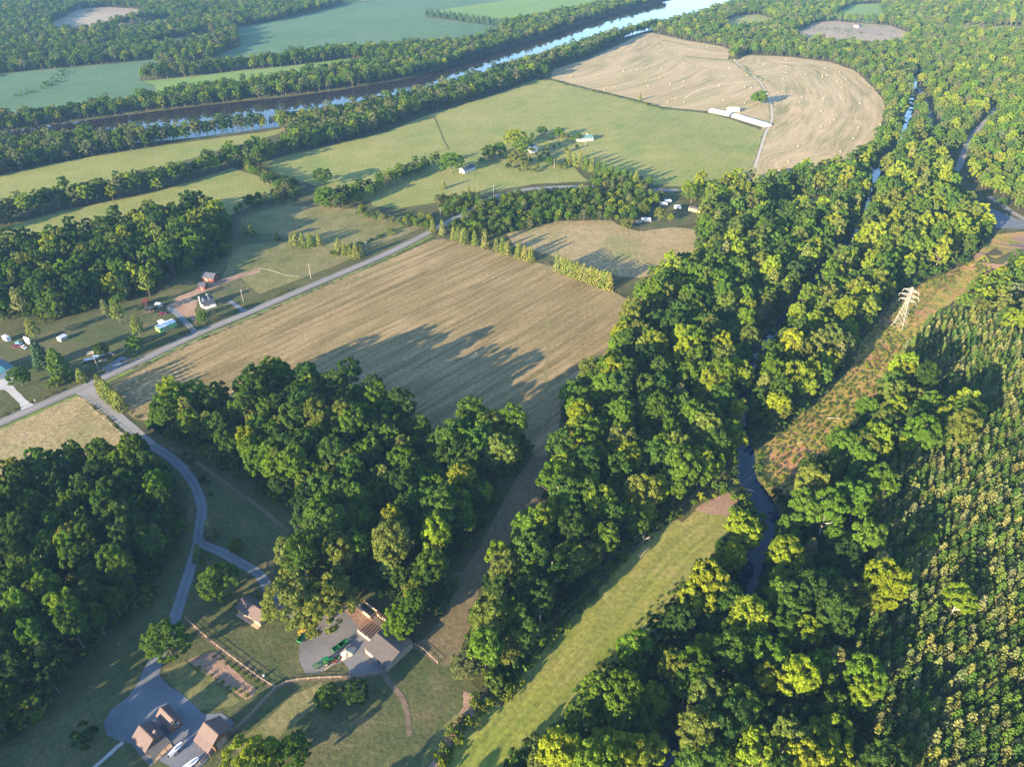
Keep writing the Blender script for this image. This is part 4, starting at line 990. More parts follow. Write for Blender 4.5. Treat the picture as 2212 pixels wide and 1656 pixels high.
# ------------------------------------------------------------------ single trees, windbreaks, yard shrubs
def single(kind, u, v, h, tint, name, label, cat='tree', group=None, wide=1.0):
    x, y = G(u, v)
    H = PROTO[kind][2]; s = h / H
    return plant(kind, x, y, -.1, rnd.uniform(0, 6.28), s * wide, s, jit(TINT[tint], .08), name, label, cat, group)
for kind, u, v, h, tint, name, label, cat, wide in [
    ('free1', 371, 1412, 14, 'mid green', 'round_tree', 'round dense dark green tree standing alone over the gravel drive', 'tree', 1.4),
    ('free2', 482, 1284, 14, 'mid green', 'yard_tree', 'big dark tree beside the brown-roofed garage', 'tree', 1.2),
    ('cedar0', 458, 1160, 10, 'grey-green', 'yard_conifer', 'grey-green conifer beside the fork of the gravel drive', 'tree', 1.15),
    ('cedar2', 434, 1208, 8.5, 'olive', 'yard_conifer', 'small olive conifer in the wedge between the two drives', 'tree', 1.2),
    ('free4', 513, 1192, 7, 'olive', 'small_tree', 'small yellowish tree alone on the lawn right of the drive fork', 'tree', 1.0),
    ('shrub1', 190, 1605, 7.5, 'dark green', 'large_bush', 'large dark bush left of the gravel forecourt', 'bush', .95),
    ('free3', 540, 1668, 14, 'yellow-green', 'bright_tree', 'bright yellow-green tree at the lower edge beside the brown barn', 'tree', 1.38),
    ('free1', 585, 1650, 10, 'yellow-green', 'bright_tree', 'smaller yellow-green tree just right of the bright tree by the barn', 'tree', 1.25),
    ('free0', 640, 1640, 10, 'mid green', 'meadow_tree', 'dark green tree in the shaded meadow at the lower edge', 'tree', 1.30),
    ('free0', 710, 1520, 8, 'mid green', 'meadow_tree', 'dark tree just below the rail fence, left one of two', 'tree', 1.30),
    ('free4', 772, 1510, 7.5, 'dark green', 'meadow_tree', 'dark tree just below the rail fence, right one of two', 'tree', 1.43),
    ('free1', 642, 1340, 20, 'olive', 'great_oak', 'great olive oak overhanging the equipment yard beside the garage', 'tree', 1.35),
    ('free2', 712, 1338, 18, 'olive', 'great_oak', 'great oak at the top of the gravel equipment yard', 'tree', 1.4),
    ('free0', 865, 1370, 13, 'bright green', 'shed_tree', 'bright green tree standing right behind the long shed', 'tree', 1.1),
    ('free1', 905, 1310, 15, 'olive', 'shed_tree', 'tall olive tree behind the timber bays', 'tree', .9),
    ('free3', 1008, 1462, 13, 'grey-green', 'corner_tree', 'pale grey-green tree at the corner of the bare bank', 'tree', 1.1),
    ('broad6', 1385, 1135, 14, 'yellow-green', 'strip_tree', 'glowing yellow-green tree at the edge of the grass strip', 'tree', 1.0),
    ('broad5', 1605, 1165, 13, 'mid green', 'creek_tree', 'green tree leaning over the near bank of the creek', 'tree', .9),
    ('broad3', 2050, 1335, 16, 'yellow-green', 'stray_tree', 'bright yellow-green broadleaf tree alone among the young pines', 'tree', 1.1),
    ('broad1', 1988, 1205, 13, 'bright green', 'stray_tree', 'smaller bright green broadleaf tree higher among the young pines', 'tree', .9),
    ('broad5', 1880, 1335, 13, 'yellow-green', 'stray_tree', 'slim glowing tree where the creek trees meet the pines', 'tree', .8),
    ('ever0', 95, 792, 17, 'blue-green', 'old_evergreen', 'broad blue-green evergreen left of the larger one by the road', 'tree', .95),
    ('ever1', 138, 820, 20, 'mid green', 'old_evergreen', 'largest evergreen in the roadside yards', 'tree', 1.0),
    ('cedar1', 178, 822, 8, 'olive', 'yard_conifer', 'low spreading conifer right of the largest evergreen', 'tree', 1.6),
    ('free2', 50, 835, 12, 'mid green', 'yard_tree', 'leafy tree beside the concrete driveway', 'tree', 1.0),
    ('shrub0', 112, 838, 4.6, 'bright green', 'round_bush', 'round green bush on the verge near the road', 'bush', .8),
    ('free4', 223, 770, 9, 'dark green', 'yard_tree', 'round dark tree behind the parked trailers', 'tree', 1.0),
    ('pine0', 305, 732, 16, 'olive', 'yard_pine', 'loose olive pine left of the green mobile home', 'tree', 1.2),
    ('free1', 296, 762, 11, 'bright green', 'yard_tree', 'bushy bright tree at the roadside left of the green home', 'tree', 1.0),
    ('free0', 441, 700, 9.5, 'bright green', 'yard_tree', 'round bright tree in front of the white house', 'tree', .95),
    ('pine1', 262, 700, 17, 'olive', 'yard_pine', 'tall olive pine by the small sheds', 'tree', 1.2),
    ('pine2', 235, 690, 14, 'tan-green', 'yard_pine', 'thin tan pine at the wood edge near the sheds', 'tree', .9),
    ('pine1', 325, 640, 19, 'olive', 'yard_pine', 'tall pine above the three small sheds', 'tree', 1.2),
    ('pine0', 80, 735, 15, 'olive', 'yard_pine', 'olive pine behind the white garage', 'tree', 1.3),
    ('free1', 975, 374, 19, 'bright green', 'farm_tree', 'huge bright tree left of the white cottage', 'tree', 1.55),
    ('cedar0', 958, 408, 8, 'tan-green', 'farm_conifer', 'tawny conifer alone on the farm lawn', 'tree', 1.2),
    ('cedar2', 1012, 425, 10, 'tan-green', 'farm_conifer', 'tawny conifer clump above the roadside brush, left one', 'tree', 1.2),
    ('cedar1', 1024, 428, 9, 'tan-green', 'farm_conifer', 'tawny conifer clump above the roadside brush, right one', 'tree', 1.2),
    ('free0', 1056, 345, 14, 'mid green', 'farm_tree', 'dark tree between the cottage and the blue-roofed house', 'tree', 1.35),
    ('free4', 1078, 336, 13, 'bright green', 'farm_tree', 'bright tree left of the two great farm trees', 'tree', 1.22),
    ('free1', 1112, 318, 18, 'yellow-green', 'farm_tree', 'great rounded tree behind the blue-roofed house', 'tree', 1.62),
    ('free1', 1130, 338, 19, 'bright green', 'farm_tree', 'great rounded tree left of the blue-roofed house', 'tree', 1.35),
    ('free3', 1115, 362, 17, 'olive', 'farm_tree', 'pale-trunked olive tree in front of the great farm trees', 'tree', 1.35),
    ('cedar0', 1134, 360, 14, 'olive', 'farm_conifer', 'pointed conifer in front of the blue-roofed house', 'tree', 1.0),
    ('cedar2', 1180, 330, 11, 'olive', 'farm_conifer', 'dense conifer right of the blue-roofed house', 'tree', 1.2),
    ('free2', 1170, 293, 10, 'mid green', 'farm_tree', 'small tree on the field edge above the blue-roofed house', 'tree', 1.35),
    ('free0', 1206, 298, 11, 'bright green', 'farm_tree', 'bright tree left of the green-roofed house', 'tree', 1.35),
    ('free4', 1190, 360, 9, 'mid green', 'farm_tree', 'bushy tree beside the farm power pole', 'tree', 1.35),
    ('shrub2', 1138, 372, 5, 'olive', 'farm_bush', 'olive bush at the edge of the farm lawn, left one', 'bush', .9),
    ('shrub3', 1152, 373, 5, 'olive', 'farm_bush', 'olive bush at the edge of the farm lawn, right one', 'bush', .9),
    ('shrub0', 1167, 345, 5, 'bright green', 'farm_bush', 'bright bush on the bare farm yard', 'bush', .9),
    ('free1', 707, 446, 17, 'bright green', 'hedge_tree', 'big bright tree at the end of the meadow hedge', 'tree', 1.43),
    ('free1', 698, 400, 15, 'mid green', 'hedge_tree', 'tall round tree between two pastures', 'tree', 1.56),
    ('free0', 1174, 168, 17, 'mid green', 'corner_tree', 'round tree at the corner of the green pasture by the river', 'tree', 1.25),
    ('cedar0', 1382, 217, 9, 'olive', 'fence_conifer', 'lone pointed conifer on the fence between pasture and bales', 'tree', 1.0),
    ('free1', 1640, 229, 18, 'bright green', 'field_tree', 'lone leafy tree beside the track in the hay field', 'tree', 1.23),
    ('free4', 1632, 226, 14, 'bright green', 'field_tree', 'second stem of the leafy tree beside the hay track', 'tree', 1.17),
    ('free3', 1352, 497, 10, 'olive', 'camper_tree', 'olive bushy tree left of the blue canopy', 'tree', 1.25),
    ('free0', 1392, 465, 9, 'olive', 'camper_tree', 'round tree behind the parked motorhome', 'tree', 1.25),
    ('free1', 1424, 478, 12, 'olive', 'camper_tree', 'larger olive tree right of the motorhome', 'tree', 1.12),
    ('free0', 1447, 480, 8, 'yellow-green', 'camper_tree', 'slim tree below the white campers', 'tree', 0.75),
    ('dead0', 640, 1060, 15, 'olive', 'dead_tree', 'bare reddish dead tree in the centre wood', 'tree', 1.0),
    ('dead1', 1895, 1060, 13, 'olive', 'dead_tree', 'bare grey snag at the edge of the young pines', 'tree', 1.0),
    ('dead2', 1372, 1172, 10, 'olive', 'dead_tree', 'pale forked snag beside the grass strip', 'tree', 1.0),
    ('dead0', 1388, 1180, 11, 'olive', 'dead_tree', 'pale Y-shaped snag right of the forked one by the strip', 'tree', .9),
    ('dead1', 1850, 1500, 14, 'olive', 'dead_tree', 'bleached snag among the creek trees at the lower right', 'tree', 1.0)]:
    single(kind, u, v, h, tint, name, label, cat, None, wide)
for i in range(26):     # shrubs and small trees of the farm yard
    t = i / 25
    u, v = [(1040,352),(1060,350),(1096,345),(1105,352),(1122,372),(1146,352),(1158,338),(1172,352),(1184,341),(1196,352),(1206,360),(1212,368),(1222,362),(1190,302),(1216,302),(1228,300),(1236,306),(1250,305),(1208,316),(1196,322),(1222,330),(1150,300),(1098,366),(1160,366),(1246,322),(1082,342)][i]
    near_ = min([('the white cottage', 1010, 368), ('the blue-roofed house', 1151, 320), ('the green-roofed house', 1267, 298), ('the farm pole', 1197, 364), ('the great farm trees', 1115, 350)], key=lambda q: (q[1]-u)**2 + 4*(q[2]-v)**2)[0]
    tn = rnd.choice(['olive', 'mid green', 'bright green', 'dark green']); h = rnd.uniform(3.5, 8.5)
    single(f'free{i % 5}', u, v, h, tn, 'yard_shrub', f'{"taller" if h > 6 else "low"} {tn} shrub near {near_}', 'shrub', 'shrubs of the farm yard', 1.0)
# conifer row beside the pale drive
for k in range(7):
    t = k / 6
    single(f'cedar{k % 3}', 222 + 42 * t, 845 + 40 * t, rnd.uniform(9, 11), 'olive', 'row_conifer', f'{ORD[k]} olive conifer from the road in the row beside the pale drive', 'tree', 'conifers beside the pale drive', 1.15)
# windbreak above the hay field: the trunks show white below the crowns
WB = [(936,502),(956,506),(980,517),(990,519),(999,522),(1004,524),(1026,529),(1048,535),(1072,542),(1086,547),(1092,549),(1097,550),(1120,557),(1133,560),(1146,564)]
for i, (u, v) in enumerate(WB):
    single(f'cedar{i % 3}', u, v, rnd.uniform(9, 13), rnd.choice(['tan-green', 'olive']), 'windbreak_conifer', f'{ORD[i]} tawny conifer from the road in the spaced windbreak', 'tree', 'spaced windbreak conifers', 1.05)
for k in range(17):
    t = k / 16
    single(f'cedar{k % 3}', 1204 + 112 * t, 585 + 40 * t + rnd.uniform(-1, 1), rnd.uniform(10, 12.5), rnd.choice(['tan-green', 'olive']), 'windbreak_conifer', f'{ORD[k]} tawny conifer in the dense windbreak, counted from its track gap', 'tree', 'dense windbreak conifers', 1.0)
for i, (u, v) in enumerate([(1228,352),(1240,358),(1252,360),(1266,366),(1278,370),(1292,376),(1304,380),(1318,386),(1332,392),(1346,394),(1360,398),(1372,402)]):
    single(f'cedar{i % 3}', u, v, rnd.uniform(11, 14), rnd.choice(['olive', 'mid green']), 'avenue_conifer', f'{ORD[i]} dark conifer from the farm in the row shading the pasture', 'tree', 'conifer row by the farm', 1.15)
for i, (u, v) in enumerate([(530,505),(545,510),(600,520),(632,528),(640,530),(655,532),(672,532),(690,530),(732,545),(745,550),(758,552),(770,556),(780,554)]):
    single(f'cedar{i % 3}', u, v, rnd.uniform(7, 11), rnd.choice(['tan-green', 'olive']), 'paddock_conifer', f'{ORD[i]} tawny conifer from the wood along the paddock edge', 'tree', 'conifers along the paddock', 1.3)
for i in range(34):     # far hedge of the nursery field
    t = i / 33
    x, y = G(922 + 162 * t, 33 + 24 * t)
    MASS_ROW = plant(f'cedar{i % 3}', x + rnd.uniform(-3, 3), y + rnd.uniform(-6, 6), 0, rnd.uniform(0, 6), 1.7, 1.3, jit(TINT['blue-green']), 'hedge_conifer', 'dark conifer in the far hedge of the nursery field', 'tree', 'far nursery hedge conifers')
for i in range(9):      # garden rows
    t = i / 8
    for side, tn in ((0, 'bright green'), (1, 'mid green')):
        single(f'shrub{i % 4}', 428 + 105 * t + side * 34, 1444 + 60 * t - side * 26 + rnd.uniform(-2, 2), rnd.uniform(.7, 1.3), tn, 'garden_plant', 'low green crop plant in the tan garden plot', 'plant', 'garden crop plants', 1.3)

# ------------------------------------------------------------------ materials of built things
def ribbed(name, col, spacing=.6, rough=.45, axis=0, dirt=None):
    m, nt, out = mat(name)
    tc = nd(nt, 'ShaderNodeTexCoord').outputs['Object']
    sep = nd(nt, 'ShaderNodeSeparateXYZ'); nt.links.new(tc, sep.inputs[0])
    s = nd(nt, 'ShaderNodeMath', operation='SINE'); nt.links.new(mul(nt, sep.outputs[axis], 6.2832 / spacing), s.inputs[0])
    n = noise(nt, tc, .5, 5, .65)
    c = mixc(nt, ramp(nt, n, [(.35, 0.0), (.7, 1.0)]), tuple(x * .86 for x in col), tuple(min(1, x * 1.1) for x in col))
    if dirt: c = mixc(nt, mul(nt, ramp(nt, noise(nt, tc, .3, 5, .7), [(.5, 0.0), (.72, 1.0)]), .5), c, dirt)
    finish(nt, out, c, rough, s.outputs[0], .35, .03, .4)
    return m
C_ROOF = ribbed('brown_metal_roof', (.092,.06,.056), .6, .6)
C_ROOF2 = ribbed('grey_brown_roof', (.10,.085,.078), .6, .6, 0, (.14,.105,.08))
C_DARKROOF = flat_mat('dark_shingles', (.055,.06,.085), .9, .25, 3)
C_BLUEROOF = ribbed('blue_metal_roof', (.06,.12,.30), .6)
C_GREENROOF = ribbed('green_metal_roof', (.09,.18,.16), .6)
C_TEALROOF = ribbed('teal_metal_roof', (.02,.10,.12), .6)
C_WHITEROOF = ribbed('white_metal_roof', (.66,.66,.66), .6, .5, 0, (.5,.46,.42))
C_WHITE = flat_mat('white_siding', (.58,.57,.55), .7, .06, 1)
C_WOOD = flat_mat('stained_timber', (.19,.105,.06), .85, .25, 1.5)
C_TANWALL = flat_mat('tan_siding', (.42,.28,.15), .8, .15, 1.5)
C_RED = flat_mat('shade_darkened_red', (.11,.028,.028), .8, .2, 1.5)  # red darkened to stand in for the wood's shade on barn and sheds
C_GREEN = flat_mat('lime_siding', (.22,.52,.12), .7, .08, 1)
C_GREYWOOD = flat_mat('weathered_timber', (.36,.27,.19), .9, .25, 2)
C_CONC = flat_mat('bay_concrete', (.36,.29,.22), .9, .15, 1)
C_GLASS = flat_mat('dark_glass', (.02,.025,.035), .12, .1, 1, 0, .5)
C_STEEL = flat_mat('galvanised_steel', (.36,.335,.30), .5, .1, 1, 0, .5)
C_JOHN = flat_mat('tractor_green', (.018,.135,.045), .4, .12, 2, .05, .5)
C_YEL = flat_mat('machine_yellow', (.65,.42,.03), .5, .1, 2)
C_MRED = flat_mat('machine_red', (.30,.06,.05), .6, .2, 2)
C_BLACK = flat_mat('tyre_rubber', (.02,.02,.02), .9, .2, 3)
C_CARW = flat_mat('white_car_paint', (.52,.53,.55), .3, .03, 1, 0, .5)
C_CARR = flat_mat('maroon_car_paint', (.22,.02,.06), .3, .05, 1, 0, .5)
C_CARB = flat_mat('blue_car_paint', (.10,.24,.36), .3, .05, 1, 0, .5)
C_CARD = flat_mat('dark_car_paint', (.035,.045,.07), .3, .05, 1, 0, .5)
C_BLUETARP = flat_mat('pale_blue_cover', (.30,.48,.66), .5, .15, 2)
C_SAND = flat_mat('pale_sand', (.50,.41,.30), .95, .15, 2, .4)
C_HAYB = flat_mat('baled_straw', (.30,.25,.155), .95, .25, 3, .5)
C_POLE = flat_mat('pole_timber', (.33,.29,.26), .9, .2, 2)
C_WIRE = flat_mat('conductor_wire', (.16,.16,.16), .7, .05, 1, 0, .2)
C_PLASTIC = flat_mat('white_house_film', (.62,.62,.60), .5, .05, .3)

def solid_slab(mb, a, b_, c, d, t):
    """a slab with thickness t below the quad a b c d"""
    top = [a, b_, c, d]; bot = [(p[0], p[1], p[2] - t) for p in top]
    mb.hexa(bot, top)
def gable(name, label, r0, r1, e0, hr, he, wall, roof, cat='house', over=.5, wins=3, door=True, gables=True, open_front=False, half=None, second=None):
    """r0, r1: ridge ends in the photograph; e0: a point of the front eave"""
    a, b_ = Vector(G(*r0, hr)), Vector(G(*r1, hr))
    d = (b_ - a); L = d.length; d.normalize(); n = Vector((-d.y, d.x))
    if half is None: half = abs((Vector(G(*e0, he)) - a).dot(n))
    c = (a + b_) / 2
    o = thing(name, label, cat, c.x, c.y, 0, math.atan2(d.y, d.x))
    l2, w2 = L / 2 - over, half - over
    slope = (hr - he) / half
    hw = he + slope * over
    m = MB()
    if not open_front:
        for s in (-1, 1): m.quad((-l2, s*w2, 0), (l2, s*w2, 0), (l2, s*w2, hw), (-l2, s*w2, hw))
        for s in (-1, 1): m.poly([(s*l2, -w2, 0), (s*l2, w2, 0), (s*l2, w2, hw), (s*l2, 0, hr - .12), (s*l2, -w2, hw)])
        m.quad((-l2,-w2,.02),(l2,-w2,.02),(l2,w2,.02),(-l2,w2,.02))
        m.build('wall', wall, o)
    for s in (-1, 1):
        q = MB()
        A_, B_ = (-L/2, 0, hr), (L/2, 0, hr)
        C_, D_ = (L/2, s*half, he), (-L/2, s*half, he)
        if s > 0: solid_slab(q, A_, B_, C_, D_, .12)
        else: solid_slab(q, B_, A_, D_, C_, .12)
        q.build('roof_slope', roof, o)
    q = MB(); q.box(-L/2 - .02, -.16, hr - .02, L/2 + .02, .16, hr + .07); q.build('ridge_cap', roof, o)
    if wins and not open_front:
        for s in (-1, 1):
            for k in range(wins):
                x = -l2 + (k + .75) * 2 * l2 / (wins + .5)
                q = MB(); q.box(x - .5, s*w2 - .06, hw * .38, x + .5, s*w2 + .06, hw * .8)
                wn_ = q.build('window', C_WHITE if wall is not C_WHITE else C_STEEL, o)
                q = MB(); q.box(x - .4, s*w2 - .085, hw * .42, x + .4, s*w2 + .085, hw * .76); q.build('pane', C_GLASS, wn_)
        for s in (-1, 1):
            q = MB(); q.box(s*l2 - .06, -.45, hw * .4, s*l2 + .06, .45, hw * .8); wn_ = q.build('window', C_WHITE if wall is not C_WHITE else C_STEEL, o)
            q = MB(); q.box(s*l2 - .085, -.35, hw * .45, s*l2 + .085, .35, hw * .76); q.build('pane', C_GLASS, wn_)
    if door and not open_front:
        q = MB(); q.box(-l2*.3, -w2 - .08, .03, -l2*.3 + .95, -w2 + .08, 2.05); q.build('door', C_GREYWOOD, o)
    return o, l2, w2, hw, L, half
def prt(o, name, m, *boxes):
    q = MB()
    for bx_ in boxes: q.box(*bx_)
    return q.build(name, m, o)
def Z1(x, y): return (208.8 + x / 6.982, 1483.3 + y / 6.982)
def Z2(x, y): return (496.8 + x / 17.69, 1267.3 + y / 17.69)
def Z3(x, y): return (619.2 + x / 7.666, 1281.7 + y / 7.666)
def Z4(x, y): return (273.6 + x / 7.666, 554.4 + y / 7.666)
def Z5(x, y): return (x / 8.518, 691.2 + y / 8.518)
def Z6(x, y): return (936 + x / 5.908, 266.4 + y / 5.908)
def Z7(x, y): return (1353.7 + x / 12.288, 403.2 + y / 12.288)
def Z8(x, y): return (1512 + x / 12.8, 208.8 + y / 12.8)

# ---- brown-roofed houses at the lower left
o, l2, w2, hw, L, half = gable('lodge_house', 'larger brown-roofed timber house with a grey porch roof', Z1(640,568), Z1(855,782), Z1(500,760), 5.6, 3.0, C_WOOD, C_ROOF)
q = MB(); solid_slab(q, (L/2 - .3, w2*1.0, 3.3), (L/2 - .3, -w2*1.0, 3.3), (L/2 + 3.2, -w2*1.0, 2.6), (L/2 + 3.2, w2*1.0, 2.6), .1)
q.build('porch_roof', C_ROOF2, o)
for y_ in np.linspace(-w2*.95, w2*.95, 4): prt(o, 'porch_post', C_WOOD, (L/2 + 2.9, y_ - .1, 0, L/2 + 3.1, y_ + .1, 2.62))
prt(o, 'porch_deck', C_GREYWOOD, (l2 + .01, -w2, .02, L/2 + 3.3, w2, .25))
prt(o, 'chimney', C_GREYWOOD, (l2*.55, w2*.35, 4.0, l2*.55 + .7, w2*.35 + .7, 6.2))
o, l2, w2, hw, L, half = gable('annex_house', 'smaller brown-roofed timber house behind the lodge', Z1(960,295), Z1(1170,505), Z1(870,420), 5.2, 3.0, C_WOOD, C_ROOF)
q = MB(); q.box(l2 + .02, .5, 1.9, l2 + .1, 1.1, 2.7); q.build('window', C_WHITE, o)
# the barn: steep upper slopes over flatter lean-to roofs on both sides
a, b_ = Vector(G(*Z1(1615,520), 6.6)), Vector(G(*Z1(1840,715), 6.6))
d = b_ - a; L = d.length; d.normalize(); c = (a + b_) / 2
o = thing('brown_barn', 'brown-roofed barn with lean-to wings beside the boat', 'barn', c.x, c.y, 0, math.atan2(d.y, d.x))
nn = Vector((-d.y, d.x)); hi = abs((Vector(G(*Z1(1530,680), 4.6)) - a).dot(nn)); ho = abs((Vector(G(*Z1(1440,790), 3.1)) - a).dot(nn))
for s in (-1, 1):
    q = MB(); A_, B_, C_, D_ = (-L/2,0,6.6), (L/2,0,6.6), (L/2,s*hi,4.6), (-L/2,s*hi,4.6)
    solid_slab(q, *((A_, B_, C_, D_) if s > 0 else (B_, A_, D_, C_)), .12); q.build('upper_roof_slope', C_ROOF, o)
    q = MB(); A_, B_, C_, D_ = (-L/2,s*hi,4.52), (L/2,s*hi,4.52), (L/2,s*ho,3.1), (-L/2,s*ho,3.1)
    solid_slab(q, *((A_, B_, C_, D_) if s > 0 else (B_, A_, D_, C_)), .12); q.build('lean_to_roof', C_ROOF, o)
    for x_ in np.linspace(-L/2 + .3, L/2 - .3, 5): prt(o, 'post', C_WOOD, (x_ - .12, s*(ho - .4) - .12, 0, x_ + .12, s*(ho - .4) + .12, 3.1))
q = MB()
for s in (-1, 1): q.quad((-L/2+.4, s*(hi-.2), 0), (L/2-.4, s*(hi-.2), 0), (L/2-.4, s*(hi-.2), 4.6), (-L/2+.4, s*(hi-.2), 4.6))
for s in (-1, 1): q.poly([(s*(L/2-.4), -hi+.2, 0), (s*(L/2-.4), hi-.2, 0), (s*(L/2-.4), hi-.2, 4.55), (s*(L/2-.4), 0, 6.4), (s*(L/2-.4), -hi+.2, 4.55)])
q.build('wall', C_WOOD, o)
prt(o, 'barn_door', C_GREYWOOD, (L/2 - .38, -1.6, .02, L/2 - .28, 1.6, 3.2))
prt(o, 'ridge_cap', C_ROOF, (-L/2, -.16, 6.58, L/2, .16, 6.68))
# garage under the oaks
o, l2, w2, hw, L, half = gable('brown_garage', 'brown-roofed timber garage between the two big trees', Z2(430,400), Z2(1350,960), Z2(180,800), 5.2, 2.9, C_TANWALL, C_ROOF, cat='garage', wins=2)
prt(o, 'garage_door', C_GREYWOOD, (l2 + .02, -w2*.8, .02, l2 + .1, -w2*.1, 2.3)); prt(o, 'porch_step', C_GREYWOOD, (-l2, -w2 - 1.4, .02, l2, -w2 - .02, .2))

# ---- equipment yard
a, b_ = Vector(G(*Z3(1490,650), 4.6)), Vector(G(*Z3(1880,970), 4.6))
o, l2, w2, hw, L, half = gable('long_shed', 'grey-brown roofed open shed on the equipment yard', Z3(1490,650), Z3(1875,965), None, 4.8, 3.5, C_GREYWOOD, C_ROOF2, cat='shed', open_front=True, half=6.2)
for x_ in np.linspace(-L/2 + .4, L/2 - .4, 5):
    for y_ in (-half + .4, half - .4): prt(o, 'post', C_GREYWOOD, (x_ - .13, y_ - .13, 0, x_ + .13, y_ + .13, 3.5))
prt(o, 'back_wall', C_GREYWOOD, (-L/2 + .5, half - .6, 0, L/2 - .5, half - .5, 3.4)); prt(o, 'end_wall', C_GREYWOOD, (L/2 - .5, -half + .6, 0, L/2 - .4, half - .6, 3.4))
prt(o, 'half_wall', C_CONC, (-L/2 + .5, -half + .3, 0, 0, -half + .5, 2.0))
p0, p1 = Vector(G(*Z3(1170,600), 1.5)), Vector(G(*Z3(1420,790), 1.5)); dd = (p1 - p0); LL = dd.length; rz_ = math.atan2(dd.y, dd.x)
o = thing('rafter_frame', 'unroofed timber frame with dark rafters beside the long shed', 'shed frame', p0.x, p0.y, 0, rz_)
prt(o, 'front_wall', C_CONC, (0, 0, 0, LL, .25, 1.6))
prt(o, 'back_wall', C_CONC, (0, 9.2, 0, LL, 9.4, 1.6))
for k in range(7): prt(o, 'rafter', C_WOOD, (LL * (k + .6) / 7.2, .02, 3.0, LL * (k + .6) / 7.2 + .35, 9.4, 3.25))
for k in range(4):
    for y_ in (.3, 9.0): prt(o, 'post', C_WOOD, (LL * k / 3.1, y_ - .1, 0, LL * k / 3.1 + .2, y_ + .1, 3.0))
for zz, lab in ((((1180,220),(1390,400)), 'pale timber wall of the upper storage bay facing the yard'), (((1280,140),(1500,300)), 'pale timber wall at the back of the upper storage bay')):
    p0, p1 = Vector(G(*Z3(*zz[0]), 1.2)), Vector(G(*Z3(*zz[1]), 1.2)); dd = p1 - p0
    o = thing('bay_wall', lab, 'wall', p0.x, p0.y, 0, math.atan2(dd.y, dd.x))
    for k in range(3): prt(o, 'plank', C_GREYWOOD, (0, -.08 + k*.004, .05 + k * .62, dd.length, .12 + k*.004, .62 + k * .62))
    for k in range(5): prt(o, 'post', C_WOOD, (dd.length * k / 4 - .12, .13, 0, dd.length * k / 4 + .12, .35, 2.1))
# sand pile
q = MB(); rs = np.random.RandomState(3); x, y = G(*Z3(1000, 985)); rings = 7; seg = 22
vs = []
for i in range(rings):
    t = i / (rings - 1)
    for k in range(seg):
        a_ = 2*math.pi*k/seg; rr = (1 - t) * (2.3 + .45*math.sin(a_*2+1) + .25*math.sin(a_*5)) + .05
        vs.append((rr*math.cos(a_)*1.25 + rs.normal(0,.06), rr*math.sin(a_) + rs.normal(0,.06), 1.7 * (t ** .8) + (rs.normal(0,.06) if i else -.05)))
q.v = vs
for i in range(rings - 1):
    for k in range(seg): j = (k+1) % seg; q.f.append((i*seg+k, i*seg+j, (i+1)*seg+j, (i+1)*seg+k)); q.m.append(0)
q.f.append(tuple((rings-1)*seg + k for k in range(seg))); q.m.append(0)
o = tag(q.build('sand_pile', C_SAND, None, True), 'pale sand pile in the middle of the equipment yard', 'sand pile'); o.location = (x, y, .12); o.rotation_euler = (0, 0, .5)
def wheel(o, x, y, r, w_, z=None):
    q = MB(); q.lathe([(r*.72, -w_/2), (r*.95, -w_/2), (r, -w_*.25), (r, w_*.25), (r*.95, w_/2), (r*.72, w_/2)], 14, 'y', (x, y, r if z is None else z)); t = q.build('wheel', C_BLACK, o)
    q = MB(); q.lathe([(r*.6, -w_*.53), (r*.6, w_*.53)], 10, 'y', (x, y, r if z is None else z)); q.build('rim', C_STEEL, t)
def tractor(u, v, rz, label):
    x, y = G(u, v); o = thing('tractor', label, 'tractor', x, y, .12, rz)
    q = MB(); q.hexa([(.2,-.45,.8),(2.5,-.38,.85),(2.5,.38,.85),(.2,.45,.8)], [(.2,-.42,1.75),(2.4,-.33,1.55),(2.4,.33,1.55),(.2,.42,1.75)]); q.build('hood', C_JOHN, o)
    prt(o, 'chassis', C_JOHN, (-1.2,-.4,.6,2.4,.4,.85))
    prt(o, 'fender', C_JOHN, (-1.6,-1.15,1.55,.1,-.6,1.7), (-1.6,.6,1.55,.1,1.15,1.7))
    prt(o, 'seat', C_YEL, (-.9,-.3,1.2,-.3,.3,1.3), (-.95,-.3,1.3,-.83,.3,1.8))
    prt(o, 'roll_bar', C_JOHN, (-1.2,-.7,.9,-1.08,-.58,2.7), (-1.2,.58,.9,-1.08,.7,2.7), (-1.2,-.7,2.6,-1.08,.7,2.72))
    prt(o, 'canopy', C_JOHN, (-1.5,-.8,2.73,.6,.8,2.85))
    prt(o, 'loader', C_JOHN, (1.0,-.75,.6,3.6,-.6,.8), (1.0,.6,.6,3.6,.75,.8), (3.5,-1.0,.15,4.2,1.0,.8))
    for s in (-1, 1): wheel(o, -.75, s*.95, .85, .5); wheel(o, 2.0, s*.75, .5, .34)
    return o
tractor(*Z3(680,1150), R(28), 'green tractor with a front loader beside the red implement')
def implement(u, v, rz, m, label, cat='implement'):
    x, y = G(u, v); o = thing('farm_implement', label, cat, x, y, .12, rz)
    prt(o, 'frame', m, (-1.6,-1.0,.7,1.6,-.85,.85), (-1.6,.85,.7,1.6,1.0,.85), (-1.6,-.85,.7,-1.45,.85,.85), (1.45,-.85,.7,1.6,.85,.85), (-.1,-.85,.7,.1,.85,.85), (1.6,-.08,.7,2.8,.08,.82))
    for k in range(6):
        q = MB(); q.lathe([(.05,-.05),(.42,-.02),(.42,.02),(.05,.05)], 12, 'y', (-1.3 + k*.5, (-.6 if k % 2 else .6), .42)); q.build('disc', m, o)
    for s in (-1, 1): wheel(o, -.6, s*1.15, .38, .22)
    return o
